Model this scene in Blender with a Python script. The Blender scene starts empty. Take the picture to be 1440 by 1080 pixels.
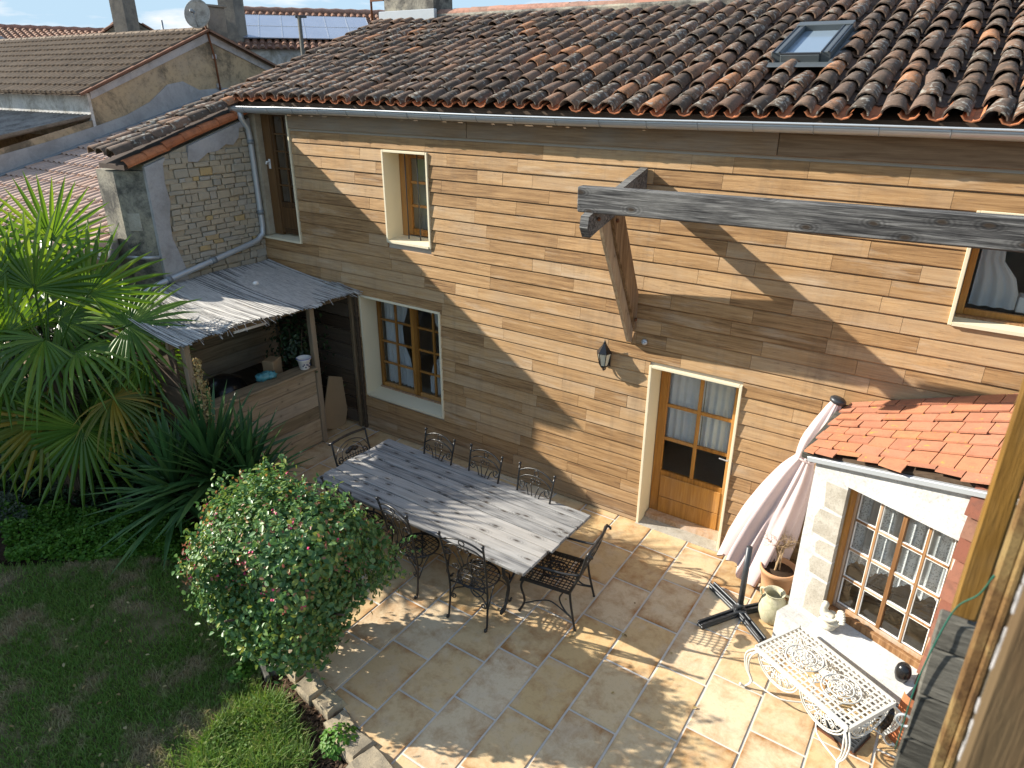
import bpy, math, random
import numpy as np
from mathutils import Vector, Matrix, Quaternion
random.seed(7); rng = np.random.default_rng(7)
S = bpy.context.scene
COL = S.collection
PI = math.pi
V = Vector

# ------------------------------------------------------------------ camera, sky, sun, exposure
cam = bpy.data.cameras.new('camera'); camo = bpy.data.objects.new('camera', cam); COL.objects.link(camo)
cam.sensor_width = 36.0; cam.lens = 36.0 * 990.94 / 1440.0
cam.clip_start = 0.05; cam.clip_end = 3000
cam.dof.use_dof = True; cam.dof.focus_distance = 8.0; cam.dof.aperture_fstop = 3.6
YAW, PIT, ROL = math.radians(34.02), math.radians(23.42), math.radians(0.13)
fw = V((-math.sin(YAW) * math.cos(PIT), math.cos(YAW) * math.cos(PIT), -math.sin(PIT)))
rt = V((math.cos(YAW), math.sin(YAW), 0)); up = rt.cross(fw)
rt, up = rt * math.cos(ROL) + up * math.sin(ROL), -rt * math.sin(ROL) + up * math.cos(ROL)
CAM = V((9.519, -7.088, 5.121))
camo.matrix_world = Matrix(((rt.x, up.x, -fw.x, CAM.x), (rt.y, up.y, -fw.y, CAM.y), (rt.z, up.z, -fw.z, CAM.z), (0, 0, 0, 1)))
S.camera = camo

LIGHT = V((2.8, 1.0, -1.53)).normalized()
sun = bpy.data.lights.new('sun', 'SUN'); suno = bpy.data.objects.new('sun', sun); COL.objects.link(suno)
sun.energy = 4.8; sun.angle = math.radians(0.5); sun.color = (1.0, 0.93, 0.82)
suno.rotation_euler = LIGHT.to_track_quat('-Z', 'Y').to_euler(); suno.location = (-20, -10, 30)

W = bpy.data.worlds.new('World'); S.world = W; W.use_nodes = True
nt = W.node_tree; nt.nodes.clear()
wo = nt.nodes.new('ShaderNodeOutputWorld'); bg = nt.nodes.new('ShaderNodeBackground')
sk = nt.nodes.new('ShaderNodeTexSky'); sk.sky_type = 'NISHITA'; sk.sun_disc = False
sk.sun_elevation = math.asin(-LIGHT.z); sk.sun_rotation = math.atan2(-LIGHT.x, -LIGHT.y)
sk.air_density = 1.3; sk.dust_density = 0.2; sk.ozone_density = 3.0
tc = nt.nodes.new('ShaderNodeTexCoord'); mp = nt.nodes.new('ShaderNodeMapping'); mp.inputs['Scale'].default_value = (3.0, 3.0, 14.0)
nz = nt.nodes.new('ShaderNodeTexNoise'); nz.inputs['Scale'].default_value = 2.1; nz.inputs['Detail'].default_value = 9; nz.inputs['Roughness'].default_value = 0.6
rp = nt.nodes.new('ShaderNodeValToRGB'); rp.color_ramp.elements[0].position = 0.49; rp.color_ramp.elements[1].position = 0.66
mx = nt.nodes.new('ShaderNodeMix'); mx.data_type = 'RGBA'
mx.inputs[7].default_value = (4.6, 4.7, 4.8, 1)
L = nt.links.new
L(tc.outputs['Generated'], mp.inputs['Vector']); L(mp.outputs[0], nz.inputs['Vector']); L(nz.outputs[0], rp.inputs[0])
cl = nt.nodes.new('ShaderNodeVectorMath'); cl.operation = 'MINIMUM'; cl.inputs[1].default_value = (2.45, 3.4, 4.2)
L(sk.outputs[0], cl.inputs[0]); L(rp.outputs[0], mx.inputs[0]); L(cl.outputs[0], mx.inputs[6]); L(mx.outputs[2], bg.inputs['Color']); L(bg.outputs[0], wo.inputs['Surface'])
bg.inputs['Strength'].default_value = 0.105
S.view_settings.view_transform = 'Standard'; S.view_settings.look = 'None'
S.view_settings.exposure = 1.12; S.view_settings.gamma = 1.0; S.view_settings.use_curve_mapping = False

# ------------------------------------------------------------------ material helpers
class G:
    def __init__(s, name):
        s.m = bpy.data.materials.new(name); s.m.use_nodes = True
        s.t = s.m.node_tree; s.t.nodes.clear()
        s.o = s.n('ShaderNodeOutputMaterial'); s.p = s.n('ShaderNodeBsdfPrincipled')
        s.l(s.p.outputs[0], s.o.inputs['Surface'])
    def n(s, t): return s.t.nodes.new(t)
    def l(s, a, b): s.t.links.new(a, b)
    def set(s, sock, v):
        if hasattr(v, 'is_output'): s.l(v, sock)
        elif isinstance(v, (tuple, list)) and len(v) == 3 and sock.type == 'RGBA': sock.default_value = (*v, 1)
        else: sock.default_value = v
    def co(s, k='Object'):
        return s.n('ShaderNodeTexCoord').outputs[k]
    def rnd(s): return s.n('ShaderNodeObjectInfo').outputs['Random']
    def isl(s): return s.n('ShaderNodeNewGeometry').outputs['Random Per Island']
    def nrm(s): return s.n('ShaderNodeNewGeometry').outputs['Normal']
    def pos(s): return s.n('ShaderNodeNewGeometry').outputs['Position']
    def ro(s):   # random per loose piece, whether it is an object of its own or joined
        return s.m1('FRACT', s.m1('ADD', s.rnd(), s.isl()))
    def m1(s, op, a, b=0.0, c=None):
        n = s.n('ShaderNodeMath'); n.operation = op; s.set(n.inputs[0], a); s.set(n.inputs[1], b)
        if c is not None: s.set(n.inputs[2], c)
        return n.outputs[0]
    def vm(s, op, a, b):
        n = s.n('ShaderNodeVectorMath'); n.operation = op; s.set(n.inputs[0], a); s.set(n.inputs[1], b); return n.outputs[0]
    def sc(s, v, scale): return s.vm('MULTIPLY', v, scale)
    def off(s, v, r, k=31.0):   # shift coordinates per piece
        return s.vm('ADD', v, s.m1('MULTIPLY', r, k))
    def sep(s, v):
        n = s.n('ShaderNodeSeparateXYZ'); s.l(v, n.inputs[0]); return n.outputs
    def noise(s, v, scale, detail=4, rough=0.55, dist=0.0):
        n = s.n('ShaderNodeTexNoise'); s.l(v, n.inputs['Vector']); n.inputs['Scale'].default_value = scale
        n.inputs['Detail'].default_value = detail; n.inputs['Roughness'].default_value = rough; n.inputs['Distortion'].default_value = dist
        return n.outputs[0]
    def vor(s, v, scale, feat='F1'):
        n = s.n('ShaderNodeTexVoronoi'); n.feature = feat; s.l(v, n.inputs['Vector']); n.inputs['Scale'].default_value = scale; return n.outputs[0]
    def wave(s, v, scale, dist, detail=3):
        n = s.n('ShaderNodeTexWave'); s.l(v, n.inputs['Vector']); n.inputs['Scale'].default_value = scale
        n.inputs['Distortion'].default_value = dist; n.inputs['Detail'].default_value = detail; return n.outputs[1]
    def ramp(s, f, stops, const=False):
        n = s.n('ShaderNodeValToRGB'); s.set(n.inputs[0], f); e = n.color_ramp.elements
        if const: n.color_ramp.interpolation = 'CONSTANT'
        while len(e) < len(stops): e.new(0.5)
        for i, (p, c) in enumerate(stops):
            e[i].position = p
            e[i].color = (c, c, c, 1) if isinstance(c, (int, float)) else (*c, 1)
        return n.outputs[0]
    def mix(s, f, a, b, mode='MIX'):
        n = s.n('ShaderNodeMix'); n.data_type = 'RGBA'; n.blend_type = mode
        s.set(n.inputs[0], f); s.set(n.inputs[6], a); s.set(n.inputs[7], b); return n.outputs[2]
    def hsv(s, c, h=0.5, sa=1.0, v=1.0):
        n = s.n('ShaderNodeHueSaturation'); s.set(n.inputs['Hue'], h); s.set(n.inputs['Saturation'], sa); s.set(n.inputs['Value'], v); s.set(n.inputs['Color'], c); return n.outputs[0]
    def bump(s, h, st=0.4, d=0.01):
        n = s.n('ShaderNodeBump'); n.inputs['Strength'].default_value = st; n.inputs['Distance'].default_value = d; s.l(h, n.inputs['Height'])
        s.l(n.outputs[0], s.p.inputs['Normal'])
    def fin(s, col, rough=0.8, metal=0.0, spec=0.3):
        s.set(s.p.inputs['Base Color'], col); s.set(s.p.inputs['Roughness'], rough); s.set(s.p.inputs['Metallic'], metal)
        s.p.inputs['Specular IOR Level'].default_value = spec
        return s.m

def mat_plain(name, c, rough=0.7, metal=0.0, var=0.12, scale=9.0, spec=0.3, bump=0.0):
    g = G(name); v = g.co()
    n = g.noise(v, scale, 6, 0.65)
    col = g.hsv(c, 0.5, 1.0, g.m1('ADD', 1 - var, g.m1('MULTIPLY', n, 2 * var)))
    if bump: g.bump(g.noise(v, scale * 6, 5, 0.6), bump, 0.004)
    return g.fin(col, rough, metal, spec)

def mat_wood(name, stops, axis=0, grain=38.0, rough=0.75, wx=0.5, grey=None, knots=0.0, bump=0.35, long=1.6, piece=0.75, kn=(2.2, 5.5, 5.5), flecks=0.0, drip=0.0):
    """board timber: tone per piece, long grain, blotchy weathering of the wood itself"""
    g = G(name); r = g.ro(); v = g.off(g.co(), r)
    sc = [grain] * 3; sc[axis] = long
    n1 = g.noise(g.sc(v, tuple(sc)), 1.0, 6, 0.65, 0.6)
    sc2 = [grain * 4] * 3; sc2[axis] = long * 3
    n2 = g.noise(g.sc(v, tuple(sc2)), 1.0, 3, 0.6)
    t = g.m1('ADD', g.m1('MULTIPLY', r, piece), g.m1('MULTIPLY', g.m1('SUBTRACT', n1, 0.5), 1.5))
    t = g.m1('ADD', t, g.m1('MULTIPLY', g.m1('SUBTRACT', n2, 0.5), 0.5))
    t = g.m1('ADD', t, 0.5 - piece / 2)
    c = g.ramp(t, stops)
    if grey:
        sg = [2.2] * 3; sg[axis] = 0.9
        w = g.noise(g.sc(g.co(), tuple(sg)), 1.0, 5, 0.7)
        w = g.ramp(g.m1('ADD', w, g.m1('MULTIPLY', g.m1('SUBTRACT', r, 0.5), 0.28)), [(0.48, 0.0), (0.72, wx)])
        c = g.mix(w, c, grey)
    if drip:
        dn = g.noise(g.sc(g.co(), (7.0, 7.0, 0.55)), 1.0, 5, 0.7); big = g.noise(g.co(), 0.55, 3, 0.6)
        c = g.mix(g.m1('MULTIPLY', g.ramp(dn, [(0.50, 0.0), (0.70, drip)]), g.ramp(big, [(0.40, 0.2), (0.60, 1.0)])), c, (0.17, 0.115, 0.07))
        base_ = g.ramp(g.m1('ADD', g.sep(g.co())[2], g.m1('MULTIPLY', dn, 0.5)), [(0.30, 0.4), (0.75, 0.0)])
        c = g.mix(base_, c, (0.20, 0.15, 0.105))
    if flecks:
        fl = [70.0] * 3; fl[axis] = 9.0
        f1 = g.noise(g.sc(v, tuple(fl)), 1.0, 3, 0.7); f2 = g.noise(g.sc(v, (1.3, 5.0, 5.0)), 1.0, 4, 0.65)
        c = g.mix(g.m1('MULTIPLY', g.ramp(f1, [(0.55, 0.0), (0.72, flecks)]), g.ramp(f2, [(0.42, 0.0), (0.62, 1.0)])), c, (0.12, 0.075, 0.045))
        c = g.mix(g.ramp(g.noise(g.sc(g.vm('ADD', v, (5.0, 5.0, 5.0)), (1.0, 4.0, 7.0)), 1.0, 5, 0.7), [(0.56, 0.0), (0.74, 0.45)]), c, (0.60, 0.50, 0.37))
    if knots:
        kv = g.vm('ADD', g.sc(v, kn), g.m1('MULTIPLY', n1, 0.12))
        sp = g.sep(kv); ax2 = [i for i in range(3) if kn[i] > .05][:2] if min(kn) < .05 else None
        if ax2:
            cb = g.n('ShaderNodeCombineXYZ'); g.l(sp[ax2[0]], cb.inputs[0]); g.l(sp[ax2[1]], cb.inputs[1])
            vn = g.n('ShaderNodeTexVoronoi'); vn.voronoi_dimensions = '2D'; g.l(cb.outputs[0], vn.inputs['Vector']); vn.inputs['Scale'].default_value = 1.0; k = vn.outputs[0]
        else: k = g.vor(kv, 1.0)
        rings = g.m1('MULTIPLY', g.m1('ADD', g.m1('SINE', g.m1('MULTIPLY', k, 75.0)), 1.0), 0.5)
        c = g.mix(g.m1('MULTIPLY', g.m1('MULTIPLY', rings, g.ramp(k, [(0.08, 0.75), (0.34, 0.0)])), knots), c, tuple(x * 0.4 for x in stops[0][1]))
        c = g.mix(g.ramp(k, [(0.0, knots), (0.055, knots), (0.10, 0.0)]), c, (0.045, 0.032, 0.022))
    g.bump(g.m1('ADD', n1, g.m1('MULTIPLY', n2, 0.6)), bump, 0.006)
    return g.fin(c, rough, 0, 0.25)

M = {}
# house cladding: oak boards, honey to grey brown
M['oak'] = mat_wood('oak_cladding', [(0.0, (0.14, 0.072, 0.030)), (0.28, (0.31, 0.178, 0.078)), (0.6, (0.445, 0.27, 0.125)), (1.0, (0.575, 0.385, 0.20))],
                    0, 34, 0.7, 0.45, (0.37, 0.285, 0.20), bump=0.4, piece=0.46, flecks=0.65, drip=0.42)
M['fascia'] = mat_wood('fascia_wood', [(0.1, (0.16, 0.10, 0.055)), (0.9, (0.36, 0.25, 0.15))], 0, 30, 0.75, 0.6, (0.27, 0.24, 0.2), piece=0.25)
M['beam'] = mat_wood('weathered_beam', [(0.25, (0.02, 0.02, 0.021)), (0.5, (0.09, 0.088, 0.086)), (0.78, (0.27, 0.265, 0.25))], 0, 46, 0.85, 0.6, (0.24, 0.235, 0.22), knots=0.9, bump=1.0, long=1.6, piece=0.1, kn=(2.3, 0.01, 4.6))
M['brace'] = mat_wood('brace_wood', [(0.1, (0.13, 0.075, 0.035)), (0.55, (0.30, 0.20, 0.11)), (0.95, (0.46, 0.34, 0.21))], 2, 26, 0.8, 0.5, (0.26, 0.23, 0.2), knots=0.4, bump=0.7)
M['table'] = mat_wood('silvered_table_boards', [(0.15, (0.13, 0.13, 0.13)), (0.5, (0.30, 0.295, 0.285)), (0.85, (0.44, 0.43, 0.41))], 0, 30, 0.75, 0.5, (0.37, 0.34, 0.30), knots=0.85, bump=0.6, piece=0.3, kn=(2.4, 7.0, 0.01))
M['frame'] = mat_wood('varnished_frame', [(0.1, (0.19, 0.08, 0.015)), (0.6, (0.38, 0.17, 0.035)), (0.95, (0.48, 0.24, 0.06))], 2, 30, 0.45, 0.35, (0.30, 0.2, 0.13), bump=0.2)
M['frame_worn'] = mat_wood('worn_frame', [(0.1, (0.17, 0.08, 0.03)), (0.6, (0.36, 0.20, 0.09)), (0.95, (0.46, 0.30, 0.18))], 2, 30, 0.6, 0.7, (0.48, 0.42, 0.36), bump=0.3)
M['dark_door'] = mat_wood('dark_door_wood', [(0.1, (0.06, 0.03, 0.012)), (0.9, (0.17, 0.085, 0.03))], 2, 30, 0.5, 0.3, (0.12, 0.08, 0.05), bump=0.2)
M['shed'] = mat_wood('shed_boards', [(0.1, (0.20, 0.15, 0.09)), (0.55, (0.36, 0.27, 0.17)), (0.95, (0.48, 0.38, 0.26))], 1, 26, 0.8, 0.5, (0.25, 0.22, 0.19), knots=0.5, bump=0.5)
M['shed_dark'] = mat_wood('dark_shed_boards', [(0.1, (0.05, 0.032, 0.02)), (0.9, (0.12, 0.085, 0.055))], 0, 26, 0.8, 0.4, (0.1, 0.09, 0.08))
M['post'] = mat_wood('shed_posts', [(0.1, (0.13, 0.09, 0.05)), (0.9, (0.33, 0.25, 0.16))], 2, 26, 0.8, 0.5, (0.22, 0.19, 0.16), bump=0.5)
M['ochre'] = mat_wood('ochre_timber', [(0.1, (0.10, 0.05, 0.010)), (0.9, (0.25, 0.135, 0.028))], 2, 40, 0.6, 0.4, (0.3, 0.22, 0.12), bump=0.4, long=3)
M['grey_board'] = mat_wood('grey_boards', [(0.1, (0.05, 0.048, 0.04)), (0.9, (0.20, 0.19, 0.16))], 0, 60, 0.85, 0.5, (0.13, 0.13, 0.11), bump=0.7, long=8)

def mat_tile(name, light=False):
    g = G(name); r = g.ro(); v = g.off(g.co(), r)
    n = g.noise(v, 7.0, 6, 0.7); nf = g.noise(v, 38.0, 5, 0.75)
    if not light:
        base = g.ramp(r, [(0.0, (0.14, 0.098, 0.074)), (0.22, (0.20, 0.125, 0.088)), (0.45, (0.13, 0.10, 0.08)), (0.62, (0.235, 0.14, 0.092)), (0.80, (0.19, 0.135, 0.10)), (0.92, (0.29, 0.155, 0.092)), (1.0, (0.40, 0.195, 0.10))])
        c = g.mix(g.ramp(g.m1('ADD', n, g.m1('MULTIPLY', g.m1('SUBTRACT', g.m1('FRACT', g.m1('MULTIPLY', r, 7.3)), 0.5), 0.30)), [(0.46, 0.0), (0.62, 0.75)]), base, (0.065, 0.055, 0.044))
        c = g.mix(g.ramp(nf, [(0.45, 0.0), (0.65, 0.55)]), c, (0.075, 0.058, 0.045))
        li = g.noise(g.vm('ADD', v, (9.0, 3.0, 5.0)), 20.0, 3, 0.5)
        sel = g.ramp(g.m1('FRACT', g.m1('MULTIPLY', r, 13.7)), [(0.35, 0.0), (0.8, 0.09)])
        c = g.mix(g.ramp(g.m1('ADD', li, sel), [(0.635, 0.0), (0.70, 0.75)]), c, (0.33, 0.32, 0.28))
    else:
        base = g.ramp(r, [(0.0, (0.40, 0.29, 0.23)), (0.5, (0.50, 0.37, 0.30)), (1.0, (0.47, 0.31, 0.23))])
        c = g.mix(g.ramp(n, [(0.45, 0.0), (0.75, 0.6)]), base, (0.24, 0.19, 0.16))
    g.bump(g.m1('ADD', nf, n), 0.6, 0.006)
    return g.fin(c, 0.85, 0, 0.2)
M['tile'] = mat_tile('old_roof_tile'); M['tile_light'] = mat_tile('pale_roof_tile', True)
def mat_clay(name, stops, lich=0.0, dark=(0.1, 0.05, 0.03)):
    g = G(name); r = g.ro(); v = g.off(g.co(), r)
    n = g.noise(v, 9.0, 5, 0.7); nf = g.noise(v, 60, 4, 0.7)
    c = g.ramp(r, stops)
    c = g.mix(g.ramp(n, [(0.46, 0.0), (0.72, 0.7)]), c, dark); c = g.mix(g.ramp(nf, [(0.56, 0.0), (0.72, 0.4)]), c, tuple(x * 0.5 for x in dark))
    if lich: c = g.mix(g.ramp(g.noise(g.vm('ADD', v, (4.0, 1.0, 7.0)), 14, 3, 0.6), [(0.64, 0.0), (0.70, lich)]), c, (0.52, 0.36, 0.05))
    g.bump(nf, 0.35, 0.003)
    return g.fin(c, 0.8, 0, 0.2)
M['tile_orange'] = mat_clay('orange_flat_tile', [(0, (0.40, 0.175, 0.105)), (0.35, (0.47, 0.215, 0.13)), (0.7, (0.48, 0.205, 0.105)), (0.93, (0.46, 0.21, 0.13)), (1, (0.53, 0.26, 0.09))], 0.6, (0.32, 0.14, 0.085))
M['tile_eave'] = mat_clay('orange_pan_tile', [(0, (0.42, 0.14, 0.06)), (1, (0.52, 0.2, 0.09))], 0, (0.2, 0.08, 0.04))
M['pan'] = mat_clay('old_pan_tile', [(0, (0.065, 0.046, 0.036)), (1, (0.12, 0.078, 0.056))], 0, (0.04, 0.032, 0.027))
M['brick'] = mat_clay('old_brick', [(0, (0.20, 0.075, 0.048)), (0.5, (0.27, 0.11, 0.07)), (1, (0.23, 0.125, 0.085))], 0, (0.13, 0.065, 0.048))
M['ridge'] = mat_clay('ridge_tile', [(0, (0.40, 0.19, 0.13)), (0.6, (0.47, 0.26, 0.19)), (1, (0.33, 0.2, 0.15))], 0, (0.12, 0.08, 0.06))
M['tile_far'] = mat_clay('far_roof_tile', [(0, (0.20, 0.10, 0.065)), (0.5, (0.27, 0.135, 0.08)), (1, (0.23, 0.14, 0.1))], 0, (0.10, 0.07, 0.05))
M['tile_brown'] = mat_clay('brown_roof_tile', [(0, (0.13, 0.095, 0.065)), (0.5, (0.19, 0.14, 0.095)), (1, (0.165, 0.115, 0.075))], 0.0, (0.075, 0.06, 0.045))
M['terracotta'] = mat_clay('terracotta', [(0, (0.50, 0.27, 0.14)), (1, (0.50, 0.27, 0.14))], 0, (0.46, 0.30, 0.18))

def mat_stone():
    g = G('rubble_stone'); r = g.ro(); v = g.off(g.co(), r)
    c = g.ramp(r, [(0.0, (0.42, 0.36, 0.26)), (0.2, (0.37, 0.34, 0.28)), (0.42, (0.47, 0.39, 0.27)), (0.6, (0.36, 0.32, 0.25)), (0.78, (0.45, 0.38, 0.28)), (0.9, (0.40, 0.38, 0.33)), (0.965, (0.48, 0.35, 0.17)), (1.0, (0.50, 0.36, 0.17))])
    n = g.noise(v, 10, 6, 0.7); nf = g.noise(v, 55, 5, 0.75)
    c = g.mix(g.ramp(n, [(0.45, 0.0), (0.8, 0.6)]), c, (0.26, 0.23, 0.19))
    c = g.mix(g.ramp(nf, [(0.55, 0.0), (0.75, 0.4)]), c, (0.55, 0.48, 0.36))
    g.bump(g.m1('ADD', nf, g.m1('MULTIPLY', n, 2)), 0.7, 0.008)
    return g.fin(c, 0.9, 0, 0.15)
M['stone'] = mat_stone()
def mat_render(name, a, b, c3, s=2.2, lo=0.45, hi=0.62, fine=0.35, streak=0.0):
    g = G(name); v = g.co()
    n = g.noise(v, s, 8, 0.72, 0.4); nf = g.noise(v, s * 11, 6, 0.75); n3 = g.noise(g.vm('ADD', v, (7.0, 2.0, 3.0)), s * 0.6, 6, 0.7)
    c = g.mix(g.ramp(n, [(lo, 0.0), (hi, 1.0)]), a, b)
    c = g.mix(g.ramp(n3, [(0.52, 0.0), (0.66, 0.9)]), c, c3)
    c = g.mix(g.ramp(nf, [(0.5, 0.0), (0.72, fine)]), c, tuple(x * 0.45 for x in b))
    g.bump(nf, 0.5, 0.01)
    return g.fin(c, 0.92, 0, 0.15)
M['moss_timber'] = mat_render('stained_timber', (0.20, 0.115, 0.045), (0.10, 0.055, 0.025), (0.27, 0.19, 0.08), 9.0, 0.42, 0.62, 0.5)
M['worn_wood'] = mat_wood('worn_wood', [(0.1, (0.035, 0.02, 0.010)), (0.9, (0.12, 0.07, 0.033))], 2, 45, 0.8, 0.6, (0.13, 0.095, 0.05), bump=0.6, long=2.5)  # worn brown timber; the near plank's shade is put into its colour
M['mortar'] = mat_render('lime_mortar', (0.44, 0.375, 0.27), (0.34, 0.285, 0.21), (0.41, 0.36, 0.28), 5)
M['plaster_grey'] = mat_render('grey_plaster', (0.40, 0.39, 0.39), (0.31, 0.30, 0.29), (0.46, 0.44, 0.42), 2.4, fine=0.25)
M['plaster_tan'] = mat_render('tan_plaster', (0.42, 0.325, 0.205), (0.15, 0.125, 0.09), (0.38, 0.31, 0.22), 1.1, 0.47, 0.60, 0.6)
M['plaster_dirty'] = mat_render('lichened_plaster', (0.30, 0.28, 0.23), (0.10, 0.095, 0.085), (0.42, 0.38, 0.29), 2.6, 0.42, 0.58, 0.6)
M['plaster_white'] = mat_render('stained_white_plaster', (0.60, 0.59, 0.56), (0.30, 0.28, 0.24), (0.48, 0.48, 0.48), 2.0, 0.46, 0.62, 0.45)
M['cement'] = mat_render('grey_cement', (0.36, 0.36, 0.36), (0.28, 0.28, 0.28), (0.42, 0.42, 0.42), 1.6, fine=0.2)
M['white_wall'] = mat_render('white_limewash', (0.57, 0.565, 0.55), (0.44, 0.43, 0.40), (0.60, 0.595, 0.58), 3.0, 0.42, 0.68, 0.6)
M['quoin'] = mat_render('quoin_stone', (0.43, 0.40, 0.34), (0.31, 0.28, 0.225), (0.50, 0.47, 0.41), 5.0, 0.42, 0.68, 0.5)
M['edging'] = mat_render('edging_stone', (0.36, 0.30, 0.21), (0.22, 0.19, 0.14), (0.42, 0.34, 0.2), 6.0, 0.42, 0.62, 0.45)
M['chimney'] = mat_render('chimney_render', (0.25, 0.22, 0.18), (0.16, 0.145, 0.125), (0.22, 0.2, 0.18), 2.0)
M['cream'] = mat_plain('cream_paint', (0.74, 0.66, 0.47), 0.5, 0, 0.05, 3)
M['white_paint'] = mat_plain('white_paint', (0.78, 0.77, 0.74), 0.45, 0, 0.06, 5)
M['white_iron'] = mat_plain('white_painted_iron', (0.60, 0.585, 0.53), 0.55, 0, 0.16, 22)
M['iron'] = mat_plain('black_wrought_iron', (0.035, 0.034, 0.033), 0.36, 0.45, 0.5, 25, 0.6)
M['iron_grey'] = mat_plain('worn_wrought_iron', (0.06, 0.06, 0.06), 0.36, 0.6, 0.5, 30, 0.5)
M['zinc'] = mat_plain('zinc', (0.46, 0.49, 0.51), 0.35, 0.35, 0.10, 5, 0.6)
M['zinc_dull'] = mat_plain('dull_zinc', (0.23, 0.26, 0.28), 0.5, 0.3, 0.15, 5, 0.5)
M['flashing'] = mat_plain('skylight_cover', (0.10, 0.115, 0.12), 0.42, 0.3, 0.15, 5, 0.5)
M['dark_metal'] = mat_plain('dark_grey_metal', (0.055, 0.06, 0.066), 0.42, 0.4, 0.2, 12, 0.5)
M['rust'] = mat_plain('rusty_steel', (0.16, 0.065, 0.03), 0.8, 0.2, 0.3, 14)
M['black'] = mat_plain('black_plastic', (0.012, 0.012, 0.013), 0.25, 0, 0.2, 9, 0.5)
M['interior'] = mat_plain('dim_room_plaster', (0.48, 0.43, 0.36), 0.9)
M['corrugated'] = mat_render('corrugated_sheet', (0.25, 0.245, 0.225), (0.14, 0.135, 0.125), (0.30, 0.29, 0.27), 2.0)
M['solar'] = mat_plain('solar_glass', (0.26, 0.30, 0.38), 0.2, 0.0, 0.2, 1.2, 1.0)
M['silver'] = mat_plain('brushed_aluminium', (0.6, 0.6, 0.6), 0.4, 0.8, 0.05)
M['dish'] = mat_render('weathered_dish', (0.38, 0.37, 0.33), (0.20, 0.19, 0.165), (0.42, 0.41, 0.36), 4.0)
M['soil'] = mat_plain('potting_soil', (0.045, 0.03, 0.02), 0.95, 0, 0.4, 30, 0.1, 0.8)
M['bag'] = mat_plain('teal_plastic', (0.08, 0.28, 0.33), 0.3, 0, 0.3, 9, 0.5)
M['card'] = mat_plain('cardboard', (0.34, 0.24, 0.14), 0.85)
M['green_wire'] = mat_plain('green_wire', (0.02, 0.13, 0.09), 0.5)
M['jar'] = mat_render('glazed_stoneware', (0.50, 0.47, 0.32), (0.38, 0.37, 0.24), (0.56, 0.52, 0.38), 7.0, fine=0.1)
M['dove'] = mat_render('cast_stone', (0.62, 0.58, 0.48), (0.50, 0.46, 0.37), (0.66, 0.62, 0.52), 14.0, fine=0.25)
M['reed'] = mat_wood('bleached_reed', [(0.1, (0.13, 0.125, 0.12)), (0.5, (0.40, 0.385, 0.36)), (0.9, (0.66, 0.63, 0.58))], 0, 60, 0.8, 0.3, (0.3, 0.3, 0.29), long=1.4, piece=0.9)
M['bark'] = mat_render('bark', (0.13, 0.095, 0.065), (0.07, 0.05, 0.035), (0.16, 0.13, 0.1), 9.0)
M['fibre'] = mat_wood('palm_fibre', [(0.1, (0.05, 0.035, 0.025)), (0.9, (0.19, 0.14, 0.09))], 2, 40, 0.9, 0.4, (0.2, 0.17, 0.13), long=4)
M['twig'] = mat_plain('dry_twig', (0.33, 0.23, 0.13), 0.85, 0, 0.3, 20)
M['chip'] = mat_clay('bark_chip', [(0, (0.035, 0.02, 0.013)), (0.5, (0.085, 0.05, 0.03)), (0.9, (0.16, 0.10, 0.06)), (1, (0.22, 0.16, 0.1))])
M['joint'] = mat_plain('grey_jointing', (0.60, 0.565, 0.50), 0.9, 0, 0.2, 14)

def mat_paving():
    g = G('sandstone_paving'); r = g.rnd(); gen = g.sep(g.co('Generated')); v = g.off(g.co(), r)
    c = g.ramp(r, [(0, (0.58, 0.405, 0.195)), (0.25, (0.64, 0.475, 0.265)), (0.5, (0.60, 0.42, 0.21)), (0.75, (0.67, 0.54, 0.36)), (1, (0.62, 0.45, 0.24))])
    n = g.noise(v, 3.2, 6, 0.68, 0.5); n2 = g.noise(g.vm('ADD', v, (3.0, 8.0, 1.0)), 6.0, 6, 0.72, 0.3); nf = g.noise(v, 42, 6, 0.8)
    ex = g.m1('MINIMUM', gen[0], g.m1('SUBTRACT', 1.0, gen[0])); ey = g.m1('MINIMUM', gen[1], g.m1('SUBTRACT', 1.0, gen[1]))
    e = g.m1('MINIMUM', ex, ey)
    edge = g.m1('MULTIPLY', g.ramp(e, [(0.0, 0.30), (0.10, 0.06), (0.2, 0.0)]), g.ramp(g.noise(g.vm('ADD', v, (1.0, 2.0, 9.0)), 1.8, 2, 0.5), [(0.40, 0.0), (0.62, 1.0)]))
    amt = g.ramp(g.m1('FRACT', g.m1('MULTIPLY', r, 5.7)), [(0.1, -0.14), (0.95, 0.11)])
    st = g.m1('ADD', g.m1('ADD', n2, edge), amt)
    c = g.mix(g.ramp(st, [(0.50, 0.0), (0.90, 0.95)]), c, (0.33, 0.15, 0.045))
    c = g.mix(g.ramp(n, [(0.5, 0.0), (0.75, 0.55)]), c, (0.60, 0.50, 0.37))
    c = g.mix(g.ramp(nf, [(0.52, 0.0), (0.72, 0.32)]), c, (0.28, 0.18, 0.09))
    g.bump(g.m1('ADD', g.m1('MULTIPLY', nf, 0.5), n2), 0.35, 0.006)
    return g.fin(c, 0.78, 0, 0.25)
M['paving'] = mat_paving()

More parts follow.
